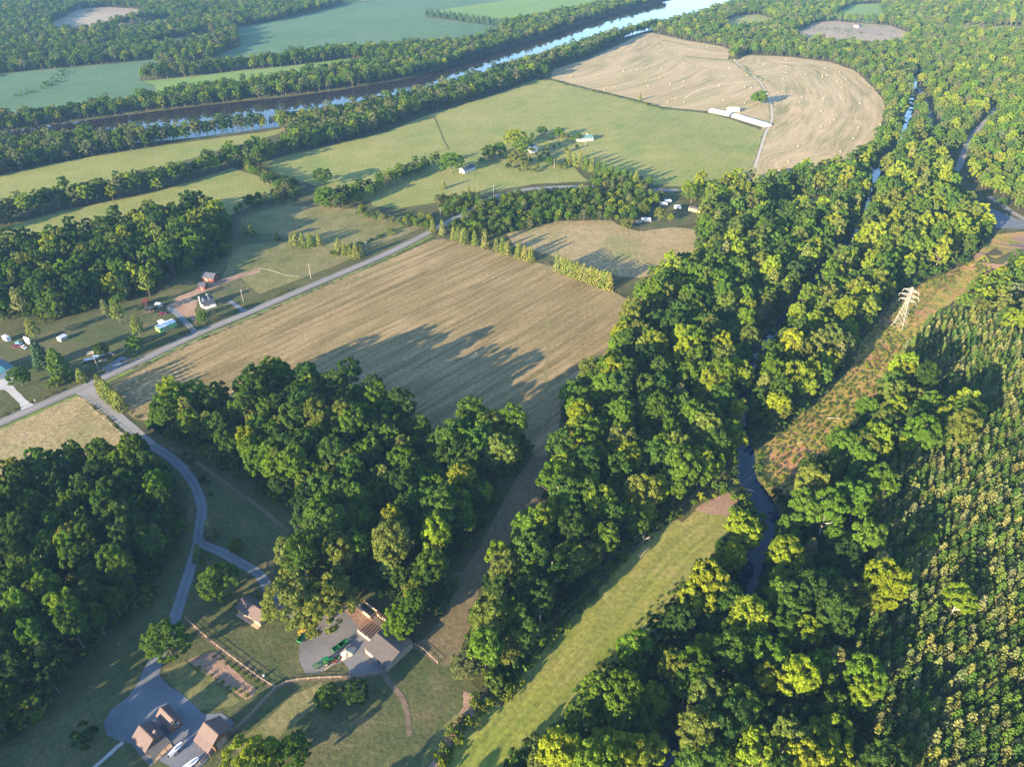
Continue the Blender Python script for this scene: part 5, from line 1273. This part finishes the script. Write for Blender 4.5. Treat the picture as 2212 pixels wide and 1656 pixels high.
implement(*Z3(815,1105), R(30), C_MRED, 'dark red disc harrow right of the tractor')
implement(*Z3(520,1205), R(28), C_JOHN, 'small green implement left of the tractor')
implement(*Z3(350,500), R(70), C_MRED, 'red implement at the upper left of the yard')
def wagon(u, v, rz, m, label, L_=4.5):
    x, y = G(u, v); o = thing('farm_wagon', label, 'wagon', x, y, .12, rz)
    prt(o, 'bed', m, (-L_/2,-.9,.75,L_/2,.9,.9)); prt(o, 'side_board', m, (-L_/2,-.95,.9,L_/2,-.87,1.5), (-L_/2,.87,.9,L_/2,.95,1.5)); prt(o, 'end_board', m, (-L_/2,-.86,.9,-L_/2+.08,.86,1.5))
    prt(o, 'drawbar', C_STEEL, (L_/2,-.06,.7,L_/2+1.4,.06,.8))
    for s in (-1, 1): wheel(o, -.4, s*1.02, .4, .25); wheel(o, .5, s*1.02, .4, .25)
wagon(*Z3(865,910), R(42), C_JOHN, 'green wagon at the left foot of the sand pile')
wagon(*Z3(945,850), R(42), C_JOHN, 'green wagon at the top of the sand pile', 3.6)
wagon(*Z3(262,762), R(68), C_JOHN, 'green wagon at the left edge of the yard', 3.6)
implement(*Z3(275,655), R(20), C_YEL, 'yellow machine at the left edge of the yard', 'machine')
p0, p1 = G(*Z3(640,1255)), G(*Z3(880,1100)); q = MB(); q.tube((*p0, .3), (*p1, .3), .16, .14, 8); q.tube((p0[0], p0[1]-.5, .26), (p1[0]-.8, p1[1]-.7, .26), .13, .12, 8)
tag(q.build('timber_beam', C_GREYWOOD), 'long pale timber beams beside the tractor', 'beams')

# ---- houses along the road
o, l2, w2, hw, L, half = gable('white_house', 'white house with dark roof, dormers and a porch by the road', Z4(1190,688), Z4(1405,622), Z4(1285,785), 6.4, 3.0, C_WHITE, C_DARKROOF, wins=4)
for x_ in (-l2*.45, l2*.45):
    q = MB(); q.box(x_ - .8, -w2*.72, hw + .6, x_ + .8, -w2*.2, hw + 2.3); dm = q.build('dormer', C_WHITE, o)
    q = MB(); q.box(x_ - .45, -w2*.72 - .04, hw + 1.0, x_ + .45, -w2*.72 + .04, hw + 2.0); q.build('pane', C_GLASS, dm)
    q = MB(); q.hexa([(x_-1.0,-w2*.76,hw+2.3),(x_+1.0,-w2*.76,hw+2.3),(x_+1.0,-w2*.1,hw+2.3),(x_-1.0,-w2*.1,hw+2.3)], [(x_-.05,-w2*.76,hw+3.0),(x_+.05,-w2*.76,hw+3.0),(x_+.05,-w2*.05,hw+3.0),(x_-.05,-w2*.05,hw+3.0)]); q.build('dormer_roof', C_DARKROOF, dm)
prt(o, 'chimney', C_WHITE, (-l2 - .5, -.5, 0, -l2 + .25, .4, 7.4)); prt(o, 'chimney', C_WHITE, (l2*.3, .4, 5.6, l2*.3 + .6, 1.0, 7.3))
q = MB(); solid_slab(q, (-L/2*.7, -half + .3, 3.05), (-L/2*.7, -half - 2.2, 2.5), (L/2*.95, -half - 2.2, 2.5), (L/2*.95, -half + .3, 3.05), .1); q.build('porch_roof', C_DARKROOF, o)
for x_ in np.linspace(-L/2*.66, L/2*.9, 5): prt(o, 'porch_post', C_WHITE, (x_ - .1, -half - 2.1, 0, x_ + .1, -half - 1.9, 2.5))
prt(o, 'porch_deck', C_WHITE, (-L/2*.7, -half - 2.2, .02, L/2*.95, -w2 - .02, .3))
o, l2, w2, hw, L, half = gable('green_mobile_home', 'lime green mobile home with a pale flat roof', Z4(490,1157), Z4(775,1035), Z4(545,1190), 3.5, 2.9, C_GREEN, C_WHITEROOF, over=.15, wins=5)
prt(o, 'rear_addition', C_WHITE, (-l2*.2, w2 + .02, 0, l2*.25, w2 + 4.2, 2.8)); prt(o, 'addition_roof', C_WHITEROOF, (-l2*.2 - .3, w2 + .2, 2.82, l2*.25 + .3, w2 + 4.5, 2.95)); prt(o, 'deck', C_GREYWOOD, (l2*.25 + .3, w2 + .02, .02, l2*.6, w2 + 3, .5)); prt(o, 'step', C_GREYWOOD, (l2*.2, -w2 - 1.6, .02, l2*.45, -w2 - .1, .45))
gable('red_barn', 'red barn with blue-grey roof at the wood edge', Z4(1260,248), Z4(1475,275), None, 5.2, 2.8, C_RED, C_DARKROOF, cat='barn', half=3.6, over=.3, wins=2)
gable('red_shed', 'red shed, darkened for shade, just below the red barn', Z4(1190,425), Z4(1310,425), None, 4.2, 2.6, C_RED, C_DARKROOF, cat='shed', half=3.0, over=.3, wins=1)
gable('brick_shed', 'small reddish shed at the wood edge, left of three', Z4(240,720), Z4(360,695), None, 3.2, 2.2, C_RED, C_RED, cat='shed', half=1.9, over=.2, wins=1)
gable('grey_shed', 'grey-brown roofed shed, lowest of three near the pines', Z4(290,830), Z4(430,800), None, 3.3, 2.3, C_WOOD, C_ROOF2, cat='shed', half=2.3, over=.2, wins=1)
gable('pale_shed', 'small pale shed, rightmost of three near the pines', Z4(485,755), Z4(560,770), None, 2.6, 1.9, C_STEEL, C_WHITEROOF, cat='shed', half=1.6, over=.15, wins=0)
o, l2, w2, hw, L, half = gable('white_garage', 'white garage with a dark panel as its open door among parked cars', Z5(430,300), Z5(530,340), Z5(350,310), 4.6, 3.2, C_WHITE, C_WHITEROOF, cat='garage', over=.15, wins=1)
prt(o, 'dark_opening_panel', C_GLASS, (l2 + .02, -w2*.7, .02, l2 + .08, w2*.7, 2.6))  # dark panel on the wall stands in for the unlit interior
o, l2, w2, hw, L, half = gable('teal_roofed_house', 'teal-roofed house cut by the left edge', (-18,778), (12,797), None, 4.8, 3.0, C_WHITE, C_TEALROOF, half=5.0, wins=2)
gable('tin_shed', 'pale low tin shed hidden behind the evergreens', Z5(1060,320), Z5(1190,250), None, 2.8, 2.2, C_STEEL, C_WHITEROOF, cat='shed', half=1.8, over=.15, wins=0)
gable('cottage', 'white cottage with a dark roof on the farm lawn', Z6(358,570), Z6(510,515), None, 4.8, 2.8, C_WHITE, C_DARKROOF, half=3.4, over=.3, wins=4)
o, l2, w2, hw, L, half = gable('green_roofed_house', 'white farmhouse with a green roof and a chimney', Z6(1885,155), Z6(2030,140), None, 5.4, 3.0, C_WHITE, C_GREENROOF, half=4.2, over=.4, wins=4)
prt(o, 'chimney', C_WHITE, (0, .2, 4.6, .8, 1.0, 6.6)); prt(o, 'side_wing', C_WHITE, (-l2 - 5, -w2*.6, 0, -l2 - .02, w2*.6, 2.8)); prt(o, 'wing_roof', C_WHITEROOF, (-l2 - 5.3, -w2*.7, 2.82, -l2 - .03, w2*.7, 3.0))
o, l2, w2, hw, L, half = gable('blue_roofed_house', 'tall white house with a blue roof among farm trees', Z6(1255,245), Z6(1300,270), None, 8.6, 6.0, C_WHITE, C_BLUEROOF, half=3.6, wins=2)
prt(o, 'porch', C_WHITE, (-l2, -w2 - 2.0, 2.6, l2, -w2 - .02, 2.8), (-l2, -w2 - 2.0, 0, -l2 + .2, -w2 - 1.8, 2.6), (l2 - .2, -w2 - 2.0, 0, l2, -w2 - 1.8, 2.6))
gable('camp_shed', 'long open shed with a pale roof beyond the campers', Z7(1660,510), Z7(1990,580), None, 3.4, 2.7, C_TANWALL, C_ROOF2, cat='shed', half=2.6, over=.4, wins=0)
gable('hay_barn', 'small pale-roofed barn behind the long white houses', Z8(780,300), Z8(1080,292), None, 4.6, 3.2, C_STEEL, C_WHITEROOF, cat='barn', half=5.0, over=.4, wins=0)
for i, (u0, v0, u1, v1, lb) in enumerate([(188,58,204,54,'far house with a white wall on the hill'),(150,72,176,69,'far long white house among trees'),(212,71,244,70,'far pale house right of the long one'),(193,6,230,3,'far house at the upper edge'),(160,10,172,9,'far reddish house near the upper edge'),(319,79,325,77,'small white far hut by the tree belt'),(2078,64,2096,67,'far white plant building in the quarry yard'),(1848,50,1858,51,'far white hut on the brown cleared field')]):
    a, b_ = G(u0, v0, 5), G(u1, v1, 5)
    gable('far_house', lb, (u0, v0), (u1, v1), None, 6, 3.4, C_WHITE, [C_WHITEROOF, C_ROOF][i % 2], half=6, over=.4, wins=3)
# two long white film-covered houses
for (u0, v0), (u1, v1), lb in [((1536,238),(1580,247),'shorter of the two long white film-covered poultry houses'), ((1587,249),(1660,271),'longer of the two long white film-covered poultry houses')]:
    a, b_ = Vector(G(u0, v0, 1.5)), Vector(G(u1, v1, 1.5)); d = b_ - a; L = d.length; c = (a + b_) / 2
    o = thing('poultry_house', lb, 'poultry house', c.x, c.y, 0, math.atan2(d.y, d.x))
    n = 10; nb_ = max(6, int(L / 7))
    for k in range(nb_):
        x0_, x1_ = -L/2 + L*k/nb_, -L/2 + L*(k+1)/nb_ - .12
        q = MB()
        for j in range(n):
            a0, a1 = math.pi*j/n, math.pi*(j+1)/n
            q.quad((x0_, 5.6*math.cos(a0), 3.4*math.sin(a0)), (x0_, 5.6*math.cos(a1), 3.4*math.sin(a1)), (x1_, 5.6*math.cos(a1), 3.4*math.sin(a1)), (x1_, 5.6*math.cos(a0), 3.4*math.sin(a0)))
        q.build('film_panel', C_PLASTIC, o)
    for s in (-1, 1): q = MB(); q.poly([(s*(L/2 - .13), 5.55*math.cos(math.pi*j/n), 3.35*math.sin(math.pi*j/n)) for j in range(n + 1)]); q.build('end_wall', C_PLASTIC, o)
    prt(o, 'side_rail', C_GREYWOOD, (-L/2, -5.75, 0, L/2, -5.62, .7), (-L/2, 5.62, 0, L/2, 5.75, .7))

# ------------------------------------------------------------------ vehicles
def car(u, v, rz, paint, label, kind='car'):
    x, y = G(u, v); o = thing('parked_' + kind, label, kind, x, y, .1, rz)
    q = MB(); q.hexa([(-2.2,-.85,.35),(2.2,-.82,.35),(2.2,.82,.35),(-2.2,.85,.35)], [(-2.15,-.85,.95),(2.1,-.78,.85),(2.1,.78,.85),(-2.15,.85,.95)]); q.build('body', paint, o)
    if kind == 'pickup':
        q = MB(); q.hexa([(-.3,-.8,.95),(1.0,-.8,.93),(1.0,.8,.93),(-.3,.8,.95)], [(-.2,-.7,1.7),(.55,-.7,1.7),(.55,.7,1.7),(-.2,.7,1.7)]); cb = q.build('cab', paint, o)
        prt(o, 'bed_side', paint, (-2.15,-.85,.95,-.35,-.75,1.3), (-2.15,.75,.95,-.35,.85,1.3)); prt(cb, 'windscreen', C_GLASS, (.7,-.6,1.05,.85,.6,1.5))
    else:
        q = MB(); q.hexa([(-1.6,-.8,.95),(1.0,-.78,.9),(1.0,.78,.9),(-1.6,.8,.95)], [(-1.1,-.65,1.45),(.35,-.63,1.45),(.35,.63,1.45),(-1.1,.65,1.45)]); q.build('cabin', C_GLASS, o)
        prt(o, 'roof', paint, (-1.1,-.65,1.455,.35,.65,1.5))
    prt(o, 'headlight', C_STEEL, (2.1,-.75,.6,2.2,-.4,.78)); prt(o, 'headlight', C_STEEL, (2.1,.4,.6,2.2,.75,.78))
    for s in (-1, 1): wheel(o, 1.35, s*.82, .34, .22); wheel(o, -1.35, s*.82, .34, .22)
    return o
car(*Z5(355,440), R(-20), C_CARB, 'pale blue pickup beside the white garage', 'pickup')
car(*Z5(455,515), R(-35), C_CARW, 'white car parked below the white garage')
car(*Z5(320,495), R(25), C_CARR, 'maroon car beside the pale blue pickup')
car(*Z4(600,955), R(28), C_CARR, 'maroon car behind the green mobile home')
car(*Z5(2040,640), R(20), C_CARD, 'dark car beside the round tree by the trailers')
car(*Z7(320,958), R(-5), C_CARW, 'pale car left of the motorhome')
car(*Z7(255,1035), R(30), C_CARD, 'dark blue car below the pale car near the motorhome')
car(*Z6(840,440), R(15), C_CARD, 'dark car under the farm trees')
def camper(u, v, rz, label, L_=7.0):
    x, y = G(u, v); o = thing('camper', label, 'camper', x, y, .05, rz)
    h = L_ / 2
    q = MB(); q.hexa([(-h,-1.2,.6),(h,-1.2,.6),(h,1.2,.6),(-h,1.2,.6)], [(-h+.1,-1.12,3.0),(h-.5,-1.12,3.0),(h-.5,1.12,3.0),(-h+.1,1.12,3.0)]); q.build('body', C_CARW, o)
    prt(o, 'roof_unit', C_STEEL, (-.5,-.4,3.01,.5,.4,3.25)); prt(o, 'drawbar', C_STEEL, (h,-.08,.5,h+1.2,.08,.62))
    for k in (-.6, 0.0, .55): prt(o, 'window', C_GLASS, (h*k-.4,-1.22,1.6,h*k+.4,-1.16,2.2)); 
    prt(o, 'door', C_STEEL, (h*.78-.3,-1.215,.7,h*.78+.3,-1.165,2.4))
    for s in (-1, 1): wheel(o, -.4, s*1.12, .36, .22); wheel(o, .45, s*1.12, .36, .22)
camper(*Z7(510,925), R(-10), 'white motorhome nearest the tan field', 8)
camper(*Z7(975,510), R(-8), 'white camper left of the pair behind the trees', 6.5)
camper(*Z7(1080,440), R(5), 'white camper with an awning, uppermost of the group', 6.5)
camper(*Z7(1350,590), R(-8), 'white camper nearest the long open shed', 6)
camper(*Z5(140,375), R(-30), 'small white trailer beside the white garage', 5)
def boat(u, v, rz, L_, m, label, name='boat'):
    x, y = G(u, v); o = thing(name, label, 'boat', x, y, .1, rz)
    q = MB(); secs = [(-.5,.9,.3),(-.2,1.0,.2),(.2,.95,.22),(.4,.6,.4),(.5,.08,.75)]; w_ = L_ * .17
    for (s0, w0, z0), (s1, w1, z1) in zip(secs[:-1], secs[1:]):
        for s in (-1, 1):
            q.quad((s0*L_, 0, z0+.3), (s1*L_, 0, z1+.3), (s1*L_, s*w1*w_, 1.35), (s0*L_, s*w0*w_, 1.35))
    q.quad((-.5*L_,-.9*w_,1.35),(-.5*L_,.9*w_,1.35),(-.5*L_,0,.6),(-.5*L_,0,.6)); q.build('hull', m, o)
    q = MB(); q.poly([(s*L_, ww*w_, 1.3) for s, ww, _ in secs] + [(s*L_, -ww*w_, 1.3) for s, ww, _ in reversed(secs)]); q.build('deck', C_CARW, o)
    prt(o, 'console', C_WHITE, (-.1*L_,-.3*w_,1.3,.06*L_,.3*w_,2.0)); prt(o, 'outboard', C_BLACK, (-.56*L_,-.15,.8,-.5*L_,.15,1.8))
    prt(o, 'trailer', C_STEEL, (-.42*L_,-.06,.4,.75*L_,.06,.52), (-.3*L_,-w_*.9,.42,-.25*L_,w_*.9,.5))
    for s in (-1, 1): wheel(o, -.25*L_, s*w_*.95, .32, .2)
boat(*Z1(1205,965), R(62), 5.0, C_CARW, 'white boat on a trailer in front of the lodge')
boat(*Z1(1430,1190), R(45), 5.6, C_CARW, 'white boat on a trailer cut by the lower edge')
boat(*Z5(1690,745), R(24), 7.5, C_BLUETARP, 'pale blue covered boat on a trailer behind the light pole')
boat(*Z5(1820,690), R(24), 6.0, C_BLUETARP, 'shorter pale blue boat right of the light pole')
wagon(*Z5(1720,625), R(26), C_STEEL, 'flat utility trailer behind the blue boats', 6)
q = MB(); x, y = G(*Z5(1890,765))
for k, (L_, off) in enumerate(((4.5,0),(4.2,1.4))): q.box(-L_/2, off-.3, .1, L_/2, off+.3, .45)
o = tag(q.build('lumber_stack', C_GREYWOOD), 'pale lumber stacked beside the blue boats', 'lumber'); o.location = (x, y, .05); o.rotation_euler = (0, 0, R(24))

# ------------------------------------------------------------------ hay bales
q = MB(); q.lathe([(.25,-.78),(.6,-.80),(.84,-.74),(.90,-.62),(.92,-.2),(.90,.0),(.92,.25),(.90,.62),(.84,.74),(.6,.80),(.25,.78)], 18, 'x', (0, 0, .86))
bale_me = q.mesh('round_bale', C_HAYB, False)
ZONES = [(n_, *G(u, v)) for n_, u, v in [('near the lone field tree', 1640, 225), ('near the white poultry houses', 1600, 250), ('near the pasture fence', 1400, 210), ('near the river trees', 1330, 120), ('near the far tree belt', 1450, 100), ('in the middle of the straw', 1480, 160), ('beside the grassy ditch', 1600, 150), ('near the top edge', 1720, 140), ('near the outer bend', 1870, 200), ('near the creek trees', 1880, 290), ('in mid-field', 1770, 230), ('beside the farm track', 1690, 260), ('at the lower end', 1720, 345)]]
B2 = [(1898,286),(1970,273),(2048,285),(1803,427),(1829,458),(1916,450),(1982,438),(2085,400),(2076,440),(1490,490),(1977,517),(2064,505),(2129,543),(1989,556),(1774,563),(1702,580),(2168,636),(2115,661)]
B3 = [(47,323),(158,302),(303,440),(272,488),(5,523),(236,554),(401,563),(441,567),(261,648),(400,666),(8,658),(520,413),(668,384),(667,428),(667,469),(648,508),(418,487),(794,478),(920,440),(903,485),(933,486),(905,499),(1017,464),(999,525),(1057,514),(1030,567),(1207,556),(1017,613),(1022,630),(911,636),(772,630),(618,600),(757,659),(1146,667),(895,719),(981,775),(955,795),(893,817),(1133,827),(1278,805),(1106,895),(1019,981),(748,946),(683,1047),(771,1047),(804,1055),(337,388)]
inner = np.array(GP([(1588,135),(1615,119),(1912,200),(1912,280),(1855,348),(1616,397),(1662,285),(1671,227),(1640,168)]))
for z, lst in ((737, B2), (1475, B3)):
    for zx, zy in lst:
        x, y = G(z + zx / 3, zy / 3 + 2)
        o = link('hay_bale', bale_me); o.location = (x, y, .04); o.rotation_euler = (0, 0, rnd.uniform(0, 3.14))
        o.scale = (.85, .85, .85)
        cur = bool(pip([(x, y)], inner)[0])
        zn = min(ZONES, key=lambda q: (q[1]-x)**2 + (q[2]-y)**2)[0]
        tag(o, f'round straw bale in the {"curved" if cur else "river-side"} hay field, {zn}', 'hay bale', 'bales in the curved hay field' if cur else 'bales in the river hay field')

# ------------------------------------------------------------------ poles, tower, wires, fences
def pole(u, v, h, label, arm=True):
    x, y = G(u, v); o = thing('utility_pole', label, 'pole', x, y, 0, R(30))
    q = MB(); q.tube((0,0,-.3), (0,0,h), .16, .11, 8); q.build('post', C_POLE, o)
    if arm:
        prt(o, 'crossarm', C_POLE, (-1.2,-.07,h-.7,1.2,.07,h-.55))
        for s in (-1.0, 0, 1.0):
            q = MB(); q.lathe([(.05,0),(.09,.1),(.05,.22)], 8, 'z', (s, 0, h-.55)); q.build('insulator', C_STEEL, o)
    else:
        prt(o, 'lamp_arm', C_STEEL, (-.05,-1.2,h-.4,.05,0,h-.3)); prt(o, 'lamp_head', C_WHITE, (-.15,-1.5,h-.5,.15,-1.1,h-.32))
pole(214, 800, 11, 'pale light pole in front of the blue boats', False)
pole(526, 652, 9, 'short pole right of the white house', False)
pole(672, 602, 11, 'utility pole on the paddock side of the road')
pole(793, 549, 10, 'utility pole beside the road near the paddock conifers')
pole(952, 474, 10, 'utility pole beside the road at the windbreak corner')
pole(1066, 425, 10, 'utility pole on the farm side of the road')
pole(1197, 364, 9, 'utility pole beside the farm yard trees')
pole(1264, 318, 8, 'thin pole in front of the green-roofed house', False)
# lattice tower
tx, ty = G(1940, 707); LINE = math.atan2(-G(1500,1150)[0] + tx, -(G(1500,1150)[1] - ty))   # line direction
dirx, diry = (G(1560,1090)[0] - tx), (G(1560,1090)[1] - ty); ln = math.hypot(dirx, diry); dirx /= ln; diry /= ln
T_ = thing('lattice_tower', 'tall pale steel lattice transmission tower in the brush corridor', 'pylon', tx, ty, 0, math.atan2(diry, dirx))
def tw(h): return 3.3 - 2.5 * min(h, 17.5) / 17.5 if h < 17.5 else .8 - .12 * (h - 17.5) / 9
HT = 27.0
cor = [(-1,-1),(1,-1),(1,1),(-1,1)]
def tp(k, h): w_ = tw(h); return (cor[k % 4][0]*w_, cor[k % 4][1]*w_, h)
for k in range(4):
    q = MB(); q.tube(tp(k, 0), tp(k, 17.5), .10, .085, 5); q.tube(tp(k, 17.5), tp(k, HT), .085, .075, 5); q.build('leg', C_STEEL, T_)
lv = [0, 4.2, 7.6, 10.4, 12.8, 14.8, 16.4, 17.8, 19.2, 20.6, 22.0, 23.4, 24.8, 26.0, HT]
for i, (h0, h1) in enumerate(zip(lv[:-1], lv[1:])):
    q = MB()
    for k in range(4):
        q.tube(tp(k, h0), tp(k+1, h1), .045, .045, 4); q.tube(tp(k+1, h0), tp(k, h1), .045, .045, 4); q.tube(tp(k, h1), tp(k+1, h1), .045, .045, 4)
    q.build('brace_panel', C_STEEL, T_)
ARMS = [(24.6, 4.4), (21.4, 5.6), (18.4, 4.6)]
for h, L_ in ARMS:
    for s in (-1, 1):
        q = MB(); tip = (0, s*L_, h + .1)
        for cx_ in (-1, 1):
            q.tube((cx_*tw(h), s*tw(h), h), tip, .09, .06, 4); q.tube((cx_*tw(h), s*tw(h), h + 1.3), tip, .08, .05, 4)
            for t in (.35, .65): q.tube((cx_*tw(h)*(1-t), s*(tw(h)+(L_-tw(h))*t), h+.1*t), (cx_*tw(h)*(1-t), s*(tw(h)+(L_-tw(h))*t), h+1.3-1.2*t), .04, .04, 4)
        q.build('cross_arm', C_STEEL, T_)
        q = MB(); q.lathe([(.06,-1.7),(.14,-1.6),(.08,-1.3),(.14,-1.1),(.08,-.8),(.14,-.6),(.06,-.1)], 8, 'z', (0, s*L_, h)); q.build('insulator', C_STEEL, T_)
ca_, sa_ = diry * 0 + dirx, diry
def world(px, py, pz): return (tx + px*dirx - py*diry, ty + px*diry + py*dirx, pz)
for h, L_ in ARMS:
    for s in (-1, 1):
        q = MB(); span = 330
        p_ = [world(span*t, s*L_, h - 1.7 - 26*t*(1-t)*1.0) for t in np.linspace(0, 1, 25)]
        for a, b_ in zip(p_[:-1], p_[1:]): q.tube(a, b_, .009, .009, 4)
        p_ = [world(-260*t, s*L_, h - 1.7 - 20*t*(1-t)) for t in np.linspace(0, 1, 18)]
        for a, b_ in zip(p_[:-1], p_[1:]): q.tube(a, b_, .009, .009, 4)
        tag(q.build('power_wire', C_WIRE), f'{["upper","middle","lower"][ARMS.index((h, L_))]} power line wire on the {"creek" if s < 0 else "pine"} side of the tower', 'wire')
def fence(name, line, label, h=1.2, spacing=3.0, rails=(.5, .95), m=C_GREYWOOD, r=.09):
    pts = smooth_line(GP(line), .5); P_ = np.array(pts); acc = np.concatenate([[0], np.cumsum(np.hypot(*np.diff(P_, axis=0).T))])
    o = thing(name, label, 'fence', *pts[0])
    n = max(2, int(acc[-1] / spacing)); X = np.interp(np.linspace(0, acc[-1], n), acc, P_[:, 0]); Y = np.interp(np.linspace(0, acc[-1], n), acc, P_[:, 1])
    X -= pts[0][0]; Y -= pts[0][1]
    pq = MB(); pq.box(-r, -r, 0, r, r, h); pm = pq.mesh('post', m)
    rq = {}
    for i in range(n):
        p_ = link('post', pm, o); p_.location = (X[i], Y[i], 0)
        if i < n - 1:
            for z in rails:
                q = MB(); q.tube((X[i], Y[i], z), (X[i+1], Y[i+1], z), r * .6, None, 4); q.build('rail', m, o)
    return o
fence('rail_fence', FENCE_PATH[:6], 'wooden rail fence above the garden plot')
fence('rail_fence', FENCE_PATH[5:11], 'wooden rail fence along the lower side of the yard')
fence('rail_fence', FENCE_PATH[10:], 'wooden rail fence curving past the long shed to the lane')
fence('rail_fence', FENCE_PATH2, 'wooden rail fence running down behind the barn')
fence('bank_fence', [(1045,1512),(1010,1560),(975,1610),(938,1664)], 'pale post fence on top of the bare earth bank', 1.3, 6, (.9,), C_STEEL, .1)
fence('field_fence', [(285,800),(435,733),(640,645),(850,553)], 'thin wire fence between the road verge and the hay field', 1.2, 9, (.7, 1.1), C_POLE, .06)
fence('drive_fence', [(172,860),(235,915),(298,968)], 'wire fence of the small tan field beside the pale drive', 1.2, 6, (.7, 1.1), C_POLE, .06)
fence('paddock_fence', [(490,610),(560,582),(640,600),(700,575),(800,535),(900,492)], 'thin post fence round the brown paddock', 1.2, 8, (.7, 1.1), C_POLE, .06)
fence('lane_fence', [(1648,282),(1626,350),(1606,398)], 'wire fence beside the farm track', 1.2, 8, (.7, 1.1), C_POLE, .06)
# small things
x, y = G(571, 1461)
q = MB(); q.lathe([(.35,0),(.4,.1),(.4,.9),(.3,1.05),(.1,1.1)], 12); o = tag(q.build('white_barrel', C_CARW), 'white barrel beside the end of the dirt path', 'barrel'); o.location = (x, y, .05)
for (u, v, lb) in [(76,868,'white mailbox at the foot of the concrete drive'), (419,714,'white mailbox by the cottage drive'), (531,672,'white mailbox across from the tan field')]:
    x, y = G(u, v); o = thing('mailbox', lb, 'mailbox', x, y, 0, .4)
    prt(o, 'post', C_GREYWOOD, (-.06,-.06,0,.06,.06,1.0)); q = MB(); q.lathe([(.2,-.3),(.2,.3)], 10, 'x', (0, 0, 1.15)); q.build('box', C_CARW, o)
q = MB(); x, y = G(1620, 1055); q.tube((-2.2, 0, 0), (1.8, .5, .35), .35, .22, 8); q.tube((-.5, .1, .1), (.3, 1.3, .6), .12, .05, 6)
o = tag(q.build('stranded_log', flat_mat('bleached_log', (.55,.42,.28), .9, .2, 2)), 'pale log stranded in the creek below the wires', 'log'); o.location = (x, y, WATER_Z); o.rotation_euler = (0, 0, -.6)
for u, v, rz_, lb in [(1386,1192,.9,'pale cut log upright pair beside the grass strip, upper one'),(1392,1196,.8,'pale cut log beside the grass strip, lower one'),(1735,955,.3,'bleached fallen trunk in the brush corridor'),(1800,905,-.2,'second bleached fallen trunk higher in the corridor')]:
    x, y = G(u, v); q = MB(); q.tube((-3.2, 0, .3), (3.0, .3, .7), .22, .13, 7); q.tube((.8, .1, .5), (2.2, 1.2, 1.1), .09, .04, 5)
    o = tag(q.build('fallen_log', M_DEAD), lb, 'log'); o.location = (x, y, 0); o.rotation_euler = (0, 0, rz_)
# ------------------------------------------------------------------ haze
m = bpy.data.materials.new('valley_haze'); m.use_nodes = True
nt = m.node_tree; nt.nodes.clear()
out = nt.nodes.new('ShaderNodeOutputMaterial'); pv = nt.nodes.new('ShaderNodeVolumePrincipled')
pv.inputs['Color'].default_value = (.27, .54, 1.0, 1)
pv.inputs['Density'].default_value = HAZE_DENSITY
pv.inputs['Anisotropy'].default_value = 0.0
nt.links.new(pv.outputs[0], out.inputs['Volume'])
q = MB(); q.box(-26500, -3500, -6, 26500, 30500, 232)
tag(q.build('haze', m), 'thin blue morning haze over the far valley', 'haze', kind='stuff')
# ------------------------------------------------------------------ look-alikes are told apart by their order across the view
same = {}
for o in COL.objects:
    if o.parent is None and 'label' in o and 'group' in o: same.setdefault((o['label'], o['group']), []).append(o)
for (lb, gr), lst in same.items():
    if 1 < len(lst) <= 16 and len(lb.split()) <= 13:
        lst.sort(key=lambda o: proj(o.location.x, o.location.y, o.location.z)[0])
        for k, o in enumerate(lst):
            o['label'] = lb + (', leftmost' if k == 0 else ', rightmost' if k == len(lst) - 1 else f', {ORD[k]} from left')
